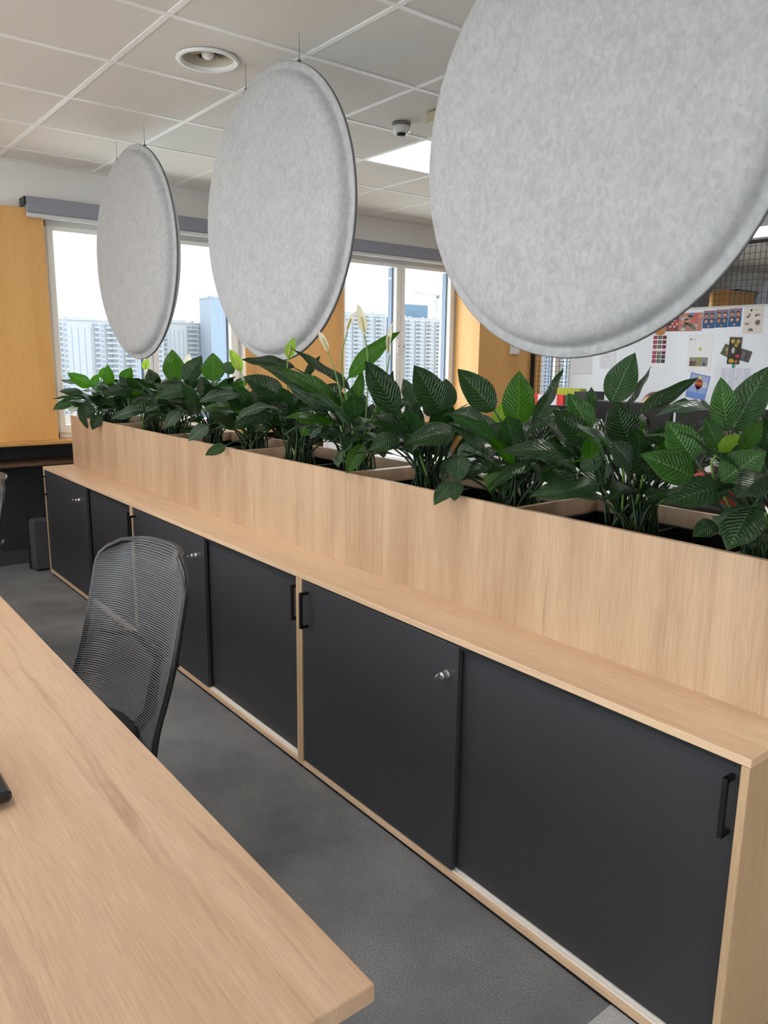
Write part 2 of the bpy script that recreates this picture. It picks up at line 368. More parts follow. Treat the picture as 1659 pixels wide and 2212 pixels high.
def window(idx, y0, y1):
    ym = (y0+y1)/2; zb, zt = .905, 2.365
    f = MB(); w = .045
    f.box((-.36, y0, zb), (-.27, y0+.03, zt)); f.box((-.36, y1-.03, zb), (-.27, y1, zt))
    f.box((-.36, y0, zb), (-.27, y1, zb+.035)); f.box((-.36, y0, zt-.03), (-.27, y1, zt))
    root = struct(f.build('window_%d' % idx, M['frame']))
    for a, b in ((y0+.03, ym-.002), (ym+.002, y1-.03)):
        s = MB(); za, zc = zb+.035, zt-.03
        s.box((-.335, a, za), (-.255, a+w, zc), bev=.006); s.box((-.335, b-w-.012, za), (-.255, b, zc), bev=.006)
        s.box((-.334, a+w-.004, za), (-.256, b-w-.008, za+.055)); s.box((-.334, a+w-.004, zc-.03), (-.256, b-w-.008, zc))
        so = s.build('sash', M['frame'], root)
        MB().box((-.303, a+w-.006, za+.04), (-.297, b-w, zc-.02)).build('pane', M['glass'], so)
        MB().box((-.36, b-w-.03, za+.05), (-.306, b-w-.012, zc-.03)).build('gasket', M['gasket'], so)
    h = MB()
    for y in (ym-.045, ym+.012):
        h.box((-.256, y, 1.53), (-.243, y+.034, 1.66), bev=.004)
    lk = h.build('lock_plate', M['frame'], root)
    k = MB()
    for y in (ym-.028, ym+.029): k.lathe([(.006, 0), (.006, .004)], (-.2445, y, 1.60), 'x', 10)
    k.build('keyhole', M['black'], lk)
for i, (a, b) in enumerate(WIN): window(i+1, a, b)

# ceiling: solid sheets outside the tiled zone, lay-in tiles and runners inside it
GX, GY, T = 2.45, -.067, .6
m = MB(); m.box((4.25, YF, ZC), (XR, YB, ZC+.02)); m.box((-.27, YF, ZC), (4.25, GY-3*T, ZC+.02)); m.box((-.27, GY+16*T, ZC), (4.25, YB, ZC+.02))
m.box((-.6, YF-.2, ZC+.16), (XR+.2, YB+.2, ZC+.2))
ceil = struct(m.build('ceiling', M['tile']))
xs = [-.27] + [GX + T*k for k in range(-4, 4)]
ys = [GY + T*k for k in range(-3, 17)]
tile_me = {}
LEDS_IN = [(1.25, GY-3*T), (3.05, GY-3*T), (1.25, GY+3*T), (1.25, GY+10*T), (3.65, GY+3*T), (3.65, GY+10*T)]
VENT = (2.15, GY+.3)
for i in range(len(xs)-1):
    for j in range(len(ys)-1):
        x0, x1, y0, y1 = xs[i], xs[i+1], ys[j], ys[j+1]
        if any(abs(x0-a) < .01 and abs(y0-b) < .01 for a, b in LEDS_IN): continue
        g = .006; w, h = (x1-x0)/2-g, (y1-y0)/2-g; cx, cy = (x0+x1)/2, (y0+y1)/2
        if x0 < VENT[0] < x1 and y0 < VENT[1] < y1:
            b = MB(); n = 48
            for z in (0, .016):
                for q in range(n):
                    t = 2*PI*q/n; c, s_ = math.cos(t), math.sin(t); k = 1/max(abs(c), abs(s_))
                    b.v.append((w*c*k, h*s_*k, z)); b.v.append((.115*c, .115*s_, z))
            for q in range(n):
                r = (q+1) % n; b.face((2*q, 2*q+1, 2*r+1, 2*r)); o = 2*n
                b.face((o+2*q, o+2*r, o+2*r+1, o+2*q+1)); b.face((2*q+1, o+2*q+1, o+2*r+1, 2*r+1)); b.face((2*q, 2*r, o+2*r, o+2*q))
            t_ = b.build('ceiling_tile', M['tile'], ceil)
        else:
            key = round(w, 3)
            if key not in tile_me:
                tile_me[key] = MB().box((-w, -h, 0), (w, h, .016), bev=.003).mesh('ceiling_tile'); tile_me[key].materials.append(M['tile'])
            t_ = bpy.data.objects.new('ceiling_tile', tile_me[key]); COL.objects.link(t_); t_.parent = ceil
        t_.location = (cx, cy, ZC)
for x in xs[1:]: MB().box((x-.012, ys[0], ZC-.004), (x+.012, ys[-1], ZC+.03)).build('runner', M['runner'], ceil)
for y in ys: MB().box((-.27, y-.012, ZC-.003), (4.25, y+.012, ZC+.03)).build('runner', M['runner'], ceil)
MB().box((-.27, YF, ZC-.012), (-.25, YB, ZC+.02)).build('edge_trim', M['tile'], ceil)

def led(x, y, label, drop=0.0):
    t = thing('ceiling_light', label, 'ceiling light', (x+.3, y+.3, ZC-drop), 0, None)
    f = MB(); f.box((-.295, -.295, 0), (.295, -.278, .02)); f.box((-.295, .278, 0), (.295, .295, .02)); f.box((-.295, -.278, 0), (-.278, .278, .02)); f.box((.278, -.278, 0), (.295, .278, .02))
    f.build('frame', M['runner'], t)
    MB().box((-.278, -.278, .004), (.278, .278, .012)).build('diffuser', M['led'], t)
    return t
led(1.25, GY+3*T, 'square lit ceiling panel showing between the middle and the large felt disc')
led(1.25, GY+10*T, 'lit ceiling panel beyond the wire mesh, at the right picture edge')
led(3.65, GY+3*T, 'lit square ceiling panel behind the largest felt disc')
led(3.65, GY+10*T, 'lit square ceiling panel far right above the meeting side')
led(1.25, GY-3*T, 'added unseen ceiling panel lighting the far half of the oak table')  # unseen panel row, added close to the aisle to brighten worktop and table
led(3.05, GY-3*T, 'added unseen ceiling panel lighting the middle of the oak table')
for x in (4.85, 6.65, 8.45):  # more unseen panels, spaced to add light to the room
    for k in (-3, 3, 10):
        if x < 5: continue
        led(x, GY+k*T, 'lit ceiling panel outside the picture, %s the camera, %s' % ('near' if x < 7 else 'far behind', {-3: 'above the aisle', 3: 'above the desks', 10: 'beyond the mesh'}[k]), .021)

# ================================================================== CEILING FITTINGS
t = thing('air_vent', 'round white swirl air vent in a ceiling tile, upper left', 'vent', (VENT[0], VENT[1], ZC))
MB().lathe([(.112, -.001), (.131, -.004), (.133, -.010), (.124, -.016), (.113, -.014), (.108, 0), (.106, .006)], n=48, cap=False).build('rim', M['white_gloss'], t)
MB().lathe([(.107, .0), (.104, .012), (.098, .03), (.094, .06)], n=40, cap=False).build('duct', M['beige'], t)
MB().lathe([(.094, .055), (.0, .055)], n=32).build('back_plate', M['dark_hole'], t)
for k in range(12):
    a = 2*PI*k/12; r = Matrix.Rotation(a, 3, 'Z') @ Matrix.Rotation(.75, 3, 'X')
    MB().box((.02, -.013, .034), (.090, .013, .036), rot=r, piv=(0, 0, .035)).build('blade', M['beige'] if k % 3 else M['dark_hole'], t)
MB().lathe([(0, -.002), (.014, -.002), (.024, .006), (.026, .024), (.016, .034)], n=24).build('hub', M['white_gloss'], t)
t = thing('smoke_detector', 'small round sensor with dark centre on the ceiling', 'detector', (1.995, 1.425, ZC))
MB().lathe([(.0, -.001), (.046, -.001), (.05, -.004), (.048, -.02), (.0, -.02)], n=28).build('base', plain('detector_grey', srgb(120,118,114), .5), t)
MB().lathe([(.047, -.02), (.044, -.045), (.036, -.055), (.026, -.055), (.026, -.02)], n=28).build('collar', M['white_gloss'], t)
MB().lathe([(.025, -.02), (.025, -.062), (.018, -.068), (.0, -.068)], n=20).build('sensor_head', M['black_metal'], t)
b = MB(); b.box((-.05, -.05, -.05), (.05, .05, 0), bev=.006)
tag(b.build('ceiling_sensor', plain('aged_ivory', srgb(198,190,158), .5), loc=(2.262, 1.452, ZC-.004)), 'small ivory sensor box on the ceiling left of the largest disc', 'sensor')

# ================================================================== BLINDS
def blind(y0, y1, label, cords=(), drop=0):
    t = thing('roller_blind', label, 'blind', (0, y0, 2.36), 0, None)
    L_ = y1-y0
    MB().box((-.182, 0, .03), (-.142, L_, .128), bev=.004).build('fabric_roll', M['blind'], t)
    if drop: MB().box((-.166, .01, -drop), (-.163, L_-.01, .031)).build('fabric_sheet', M['blind'], t)
    MB().box((-.178, 0, -drop), (-.146, L_, .03-drop), bev=.007).build('bottom_bar', M['alu'], t)
    for y in (-.012, L_-.02):
        MB().box((-.27, y, .075), (-.15, y+.012, .125)).build('bracket', M['black_metal'], t)
    for y in cords:
        for d in (0, .022): MB().tube([(-.165, y-y0+d, .03), (-.165, y-y0+d, -1.3)], .0016, 5).build('cord', M['cord'], t)
blind(.06, 1.72, 'grey roller blind drawn up over the left window', (1.76-.05,))
blind(2.54, 3.99, 'grey roller blind drawn up above the window with the crane', (2.545,))
blind(4.93, 6.42, 'grey roller blind over the window behind the mesh')
blind(7.1, 8.54, 'half lowered grey roller blind seen through the mesh, left of the far wood column', (), .6)
blind(9.25, 10.75, 'half lowered grey roller blind beyond the far wood column', (), .6)

t = thing('room_control', 'white square room control on the wood column beside the mesh', 'switch', (.09, 4.487, 1.592))
MB().box((0, -.062, -.05), (.024, .062, .05), bev=.004).build('housing', M['white_gloss'], t)
MB().box((.024, -.035, -.03), (.026, .035, .0)).build('rocker', M['paper'], t)

# ================================================================== CABINET RUN
H, CW, TH = .749, 1.6, .018
def handle(parent, x, y, z0, z1, inward=1):
    m = MB(); y2 = y-.028
    m.box((x-.005, y2-.005, z0), (x+.005, y2+.005, z1)); m.box((x-.005, y2, z1-.01), (x+.005, y, z1)); m.box((x-.005, y2, z0), (x+.005, y, z0+.01))
    return m.build('handle', M['black_metal'], parent)
def cabinet(i, door_r, lock_x, lock_spin, label):
    t = thing('sliding_door_cabinet', label, 'cabinet', (CW*i, 0, 0), 0, 'oak and anthracite sliding door cabinets in a row')
    m = MB(); D = .6
    m.box((.001, 0, .02), (TH, D, H-TH-.001), bev=.0008); m.build('side_panel', M['oak_side'], t)
    MB().box((CW-TH, 0, .02), (CW-.001, D, H-TH-.001), bev=.0008).build('side_panel', M['oak_side'], t)
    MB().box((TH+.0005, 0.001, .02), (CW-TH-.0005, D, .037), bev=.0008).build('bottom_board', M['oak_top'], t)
    MB().box((TH+.001, D-.01, .04), (CW-TH-.001, D-.002, H-TH-.002)).build('back_panel', M['oak_side'], t)
    MB().box((.01, .012, 0), (CW-.01, D-.02, .02)).build('plinth', M['black'], t)
    r = MB(); r.box((TH+.001, .010, .0372), (CW-TH-.001, .046, .039))
    for y in (.0105, .022, .0335, .0445): r.box((TH+.001, y, .039), (CW-TH-.001, y+.003, .0425))
    r.build('bottom_track', M['white_rail'], t)
    MB().box((TH+.001, .006, H-TH-.012), (CW-TH-.001, .05, H-TH-.002)).build('top_track', M['black'], t)
    d1 = MB().box((TH+.002, .004, .0435), (door_r, .020, H-TH-.008), bev=.001).build('door', M['dark_door'], t)
    d2 = MB().box((door_r-.06, .028, .0435), (CW-TH-.002, .043, H-TH-.012), bev=.001).build('door', M['dark_door'], t)
    handle(d1, .052, .004, .563, .692); handle(d2, 1.556, .028, .563, .692)
    k = MB(); k.lathe([(.013, 0), (.013, .003), (.0105, .006), (.0095, .020), (.011, .022), (.007, .024)][::1], (0, 0, 0), 'y', 20)
    k.v = [(a, -b, c) for a, b, c in k.v]; k.f = [q[::-1] for q in k.f]
    ko = k.build('lock', M['nickel'], d1, loc=(lock_x, .004, .632))
    g = MB(); R_ = Matrix.Rotation(lock_spin, 3, 'Y')
    g.box((-.002, -.030, -.005), (.002, -.018, .005), rot=R_, piv=(0, 0, 0)); 
    n0 = len(g.v); g.lathe([(.011, -.0012), (.012, 0), (.011, .0012)], (0, 0, 0), 'x', 14)
    g.v[n0:] = [tuple(R_ @ Vector((a, b*.8-.036, c*1.15))) for a, b, c in g.v[n0:]]
    g.build('key', M['nickel'], ko)
    return t
cabinet(0, .872, .745, .5, 'farthest of three oak cabinets, end nearest the window wall, dark sliding doors')
cabinet(1, .838, .757, 1.1, 'middle oak cabinet with dark sliding doors, behind the mesh chair')
cabinet(2, .802, .760, .35, 'nearest oak cabinet with dark sliding doors, at the right picture edge')
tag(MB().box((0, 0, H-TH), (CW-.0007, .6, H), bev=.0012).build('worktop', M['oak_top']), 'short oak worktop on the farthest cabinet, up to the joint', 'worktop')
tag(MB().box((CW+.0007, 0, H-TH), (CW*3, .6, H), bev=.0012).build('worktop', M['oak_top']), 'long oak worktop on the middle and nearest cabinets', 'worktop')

# ================================================================== PLANTER BOXES
PY0, PY1, PZ = .2015, .585, 1.085
for i, lab in enumerate(('farthest oak planter box, beside the window', 'middle oak planter box with the white flowering lily', 'nearest oak planter box with the biggest leaves, at the right')):
    t = thing('planter_box', lab, 'planter', (CW*i, 0, H), 0, 'oak planter boxes along the cabinets')
    hh = PZ-H; e = .0006
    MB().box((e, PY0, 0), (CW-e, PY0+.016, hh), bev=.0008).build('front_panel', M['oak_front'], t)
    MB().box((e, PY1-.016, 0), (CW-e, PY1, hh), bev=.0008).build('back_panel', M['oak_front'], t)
    for x in (e, .8-.009, CW-.016-e):
        MB().box((x, PY0+.0165, 0), (x+.016, PY1-.0165, hh-.001)).build('divider', M['oak_front'], t)
    for x in (.018, .81):
        a, b = x, x+.77; y0, y1 = PY0+.02, PY1-.02; q = MB(); z = .285
        q.box((a, y0, .01), (b, y0+.004, z)); q.box((a, y1-.004, .01), (b, y1, z)); q.box((a, y0, .01), (a+.004, y1, z)); q.box((b-.004, y0, .01), (b, y1, z)); q.box((a, y0, .005), (b, y1, .012))
        q.box((a-.0, y0, z), (b, y0+.014, z+.004)); q.box((a, y1-.014, z), (b, y1, z+.004)); q.box((a, y0, z), (a+.014, y1, z+.004)); q.box((b-.014, y0, z), (b, y1, z+.004))
        q.box((a+.26, y0, z-.012), (a+.272, y1, z)); q.box((a+.51, y0, z-.012), (a+.522, y1, z))
        ins = q.build('insert', plain('black_plastic_insert', srgb(22,22,24), .3), t)
        s = MB(); nx, ny = 26, 12; rnd = random.Random(i*7+int(x*10))
        for jy in range(ny+1):
            for jx in range(nx+1): s.v.append((a+.005+(b-a-.01)*jx/nx, y0+.005+(y1-y0-.01)*jy/ny, .235+rnd.uniform(-.006, .006)))
        for jy in range(ny):
            for jx in range(nx):
                k = jy*(nx+1)+jx; s.face((k, k+1, k+nx+2, k+nx+1), True)
        s.build('soil', M['soil'], ins, kind='stuff')

# ================================================================== FELT DISCS
def disc(c, label, mat, group, hooks=.215, hang=True):
    t = thing('felt_disc', label, 'acoustic panel', c, 0, group)
    R = .596; fr = [(0, -.052), (.30, -.052), (.475, -.052), (.512, -.0505), (.531, -.047), (.545, -.040), (.554, -.031), (.560, -.020), (.564, -.011), (.568, -.008), (.573, -.0075), (R-.004, -.0075), (R, -.004)]
    bk = [(r_, -h_) for r_, h_ in fr[::-1]]
    MB().lathe(fr, axis='y', n=96).build('front_shell', mat, t)
    MB().lathe([(R, -.004), (R+.0005, 0), (R, .004)], axis='y', n=96).build('seam', M['cord_dark'], t)
    MB().lathe(bk, axis='y', n=96).build('back_shell', mat, t)
    if hang:
        for s in (-1, 1):
            x = s*hooks; z = math.sqrt(R*R-hooks*hooks)
            MB().box((x-.006, -.007, z-.016), (x+.006, .007, z+.008), bev=.002).build('clamp', M['steel'], t)
            MB().tube([(x, 0, z+.006), (x, 0, z+.03), (x, 0, ZC-c[2])], [.003, .0011, .0008], 6).build('wire', M['steel'], t)
    return t
M['cord_dark'] = plain('dark_seam', srgb(96,97,100), .9)
M['steel'] = plain('steel_wire', srgb(120,120,122), .4, metal=.8)
DG = 'round felt discs hanging over the planters'
disc((.822, .39, 2.058), 'smallest looking round grey felt disc, hung before the left window', M['felt'], DG)
disc((2.405, .39, 2.062), 'middle round grey felt disc, hung over the centre of the planters', M['felt'], DG)
disc((4.0, .39, 2.088), 'largest looking round grey felt disc, cut by the top right picture edge', M['felt'], DG)
disc((1.79, 7.0, 1.96), 'shade-toned round felt disc far behind the mesh, above the whiteboard', plain('shaded_grey_felt', srgb(70,72,78), .95), None)  # shade on the far disc is put into its darker grey

# ================================================================== TABLE
t = thing('table', 'long light oak table top filling the lower left', 'table', (4.774, -.88, 0))
tz = .74
MB().box((-4.25, -1.6, tz-.026), (0, 0, tz), bev=.0015).build('tabletop', M['oak_table'], t)
for x in (-4.0, -.55):
    f = MB(); f.box((x-.03, -1.45, tz-.066), (x+.03, -.15, tz-.0265)).build('cross_beam', M['black_metal'], t)
    for y in (-1.42, -.18): MB().box((x-.03, y-.03, 0), (x+.03, y+.03, tz-.067)).build('leg', M['black_metal'], t)
MB().box((-3.97, -.83, tz-.06), (-.58, -.77, tz-.027)).build('frame_rail', M['black_metal'], t)
t = thing('tablet', 'dark glossy device lying on the oak table at the left picture edge', 'device', (3.964, -1.232, tz), .0)
MB().box((-.14, -.10, .006), (.140, .100, .026), bev=.005).build('body', plain('black_glass_case', srgb(24,25,32), .2), t)
MB().box((-.125, -.085, .0261), (.125, .085, .0268)).build('screen', plain('dark_screen_glass', srgb(16,18,26), .06), t)
for x, y in ((-.11, -.07), (.11, -.07), (-.11, .07), (.11, .07)): MB().lathe([(0, 0), (.012, 0), (.010, .0065), (0, .0065)], (x, y, 0), 'z', 12).build('foot', M['black'], t)

# ================================================================== MESH BACK CHAIRS
def chair(label, loc, rz):
    """faces local -Y; backrest is a sheet of stretched ribs on a clear membrane"""
    t = thing('mesh_chair', label, 'chair', loc, rz, 'ribbed mesh office chairs at the oak table')
    z0, z1 = .40, .955
    def back(u, v):      # u -1..1 across, v 0..1 up : position on the sheet
        w = .232
        if v > .82: w *= 1-.36*((v-.82)/.18)**3
        if v < .10: w *= 1-.15*((.10-v)/.10)**2
        y = .20 + .125*v - .045*(u**4) - .022*math.exp(-((v-.15)/.22)**2)
        if v > .88: y += .022*((v-.88)/.12)**2
        return Vector((u*w, y, z0 + v*(z1-z0) - .012*u*u*v))
    n = 84; ribs = MB()
    for k in range(n):
        v = (k+.5)/n; pts = [back(-1+2*i/14, v) for i in range(15)]
        ribs.tube(pts, .0021, 4, cap=False)
    ribs.build('ribs', M['rib'], t, kind='stuff')
    mem = MB(); nu, nv = 14, 24
    for j in range(nv+1):
        for i in range(nu+1): mem.v.append(tuple(back(-1+2*i/nu, j/nv)))
    for j in range(nv):
        for i in range(nu): k = j*(nu+1)+i; mem.face((k, k+1, k+nu+2, k+nu+1), True)
    mem.build('membrane', M['membrane'], t)
    fr = MB(); rim = [back(-1, j/24) for j in range(25)] + [back(-1+2*i/12, 1) for i in range(1, 12)] + [back(1, 1-j/24) for j in range(25)]
    rim = [p + Vector((0, .008, 0)) for p in rim]
    fr.tube(rim, .0085, 8); fr.tube([back(-1+2*i/10, 0) for i in range(11)], .012, 8); fr.build('back_frame', M['chair_black'], t)
    sp = MB(); sp.tube([(0, .02, .40), (0, .20, .385), (0, .285, .45), (0, .325, .62)], [.022, .024, .02, .014], 10)
    for s in (-1, 1): sp.tube([(0, .325, .61), (s*.10, .31, .66), (s*.20, .255, .66)], [.012, .010, .007], 8)
    sp.build('back_support', M['chair_black'], t)
    se = MB(); n0 = 20
    prof = [(0, .445), (.20, .442), (.232, .448), (.240, .462), (.228, .478), (.19, .484), (0, .478)]
    se.lathe(prof, (0, -.03, 0), 'z', 32); se.v = [(x*1.02 if abs(x) < .2 else x, y*1.0, z) for x, y, z in se.v]
    se.build('seat', plain('black_seat_fabric', srgb(30,31,34), .85, bump=.1, bscale=500), t)
    MB().box((-.10, -.12, .40), (.10, .08, .4455), bev=.015).build('mechanism', M['chair_black'], t)
    MB().tube([(0, 0, .09), (0, 0, .26), (0, 0, .261), (0, 0, .40)], [.026, .026, .016, .016], 14).build('gas_lift', M['chair_black'], t)
    for k in range(5):
        an = 2*PI*k/5 + .3; c, s_ = math.cos(an), math.sin(an)
        l = MB(); l.tube([(0, 0, .10), (c*.16, s_*.16, .095), (c*.31, s_*.31, .072)], [.026, .02, .014], 8); lo = l.build('base_leg', M['chair_black'], t)
        w = MB(); w.tube([(c*.31, s_*.31, .07), (c*.31, s_*.31, .045)], .008, 6)
        for d in (-1, 1):
            q = Vector((c*.31, s_*.31, .028)); ax = Vector((-s_, c, 0))
            w.tube([q + ax*(d*.012 - .008), q + ax*(d*.012 + .008)], .028, 14)
        w.build('castor', M['black_metal'], lo)
    return t
M['rib'] = plain('dark_translucent_rib', srgb(92,93,98), .22, spec=.7)
M['chair_black'] = plain('black_nylon', srgb(24,24,27), .35)
def membrane():
    m, nt, p = new_mat('smoky_membrane'); p.inputs['Base Color'].default_value = srgb(34,35,40); p.inputs['Roughness'].default_value = .3
    tr = nt.nodes.new('ShaderNodeBsdfTransparent'); mx = nt.nodes.new('ShaderNodeMixShader'); mx.inputs['Fac'].default_value = .62
    nt.links.new(tr.outputs[0], mx.inputs[1]); nt.links.new(p.outputs[0], mx.inputs[2]); nt.links.new(mx.outputs[0], nt.nodes['Material Output'].inputs['Surface']); return m
M['membrane'] = membrane()
ch = chair('mesh backed office chair in front of the middle cabinet', (3.376, -.88, 0), .181)
c2 = copy_tree(ch); c2.location = (1.69, -.955, 0); c2['label'] = 'mesh backed office chair cut off by the left picture edge'

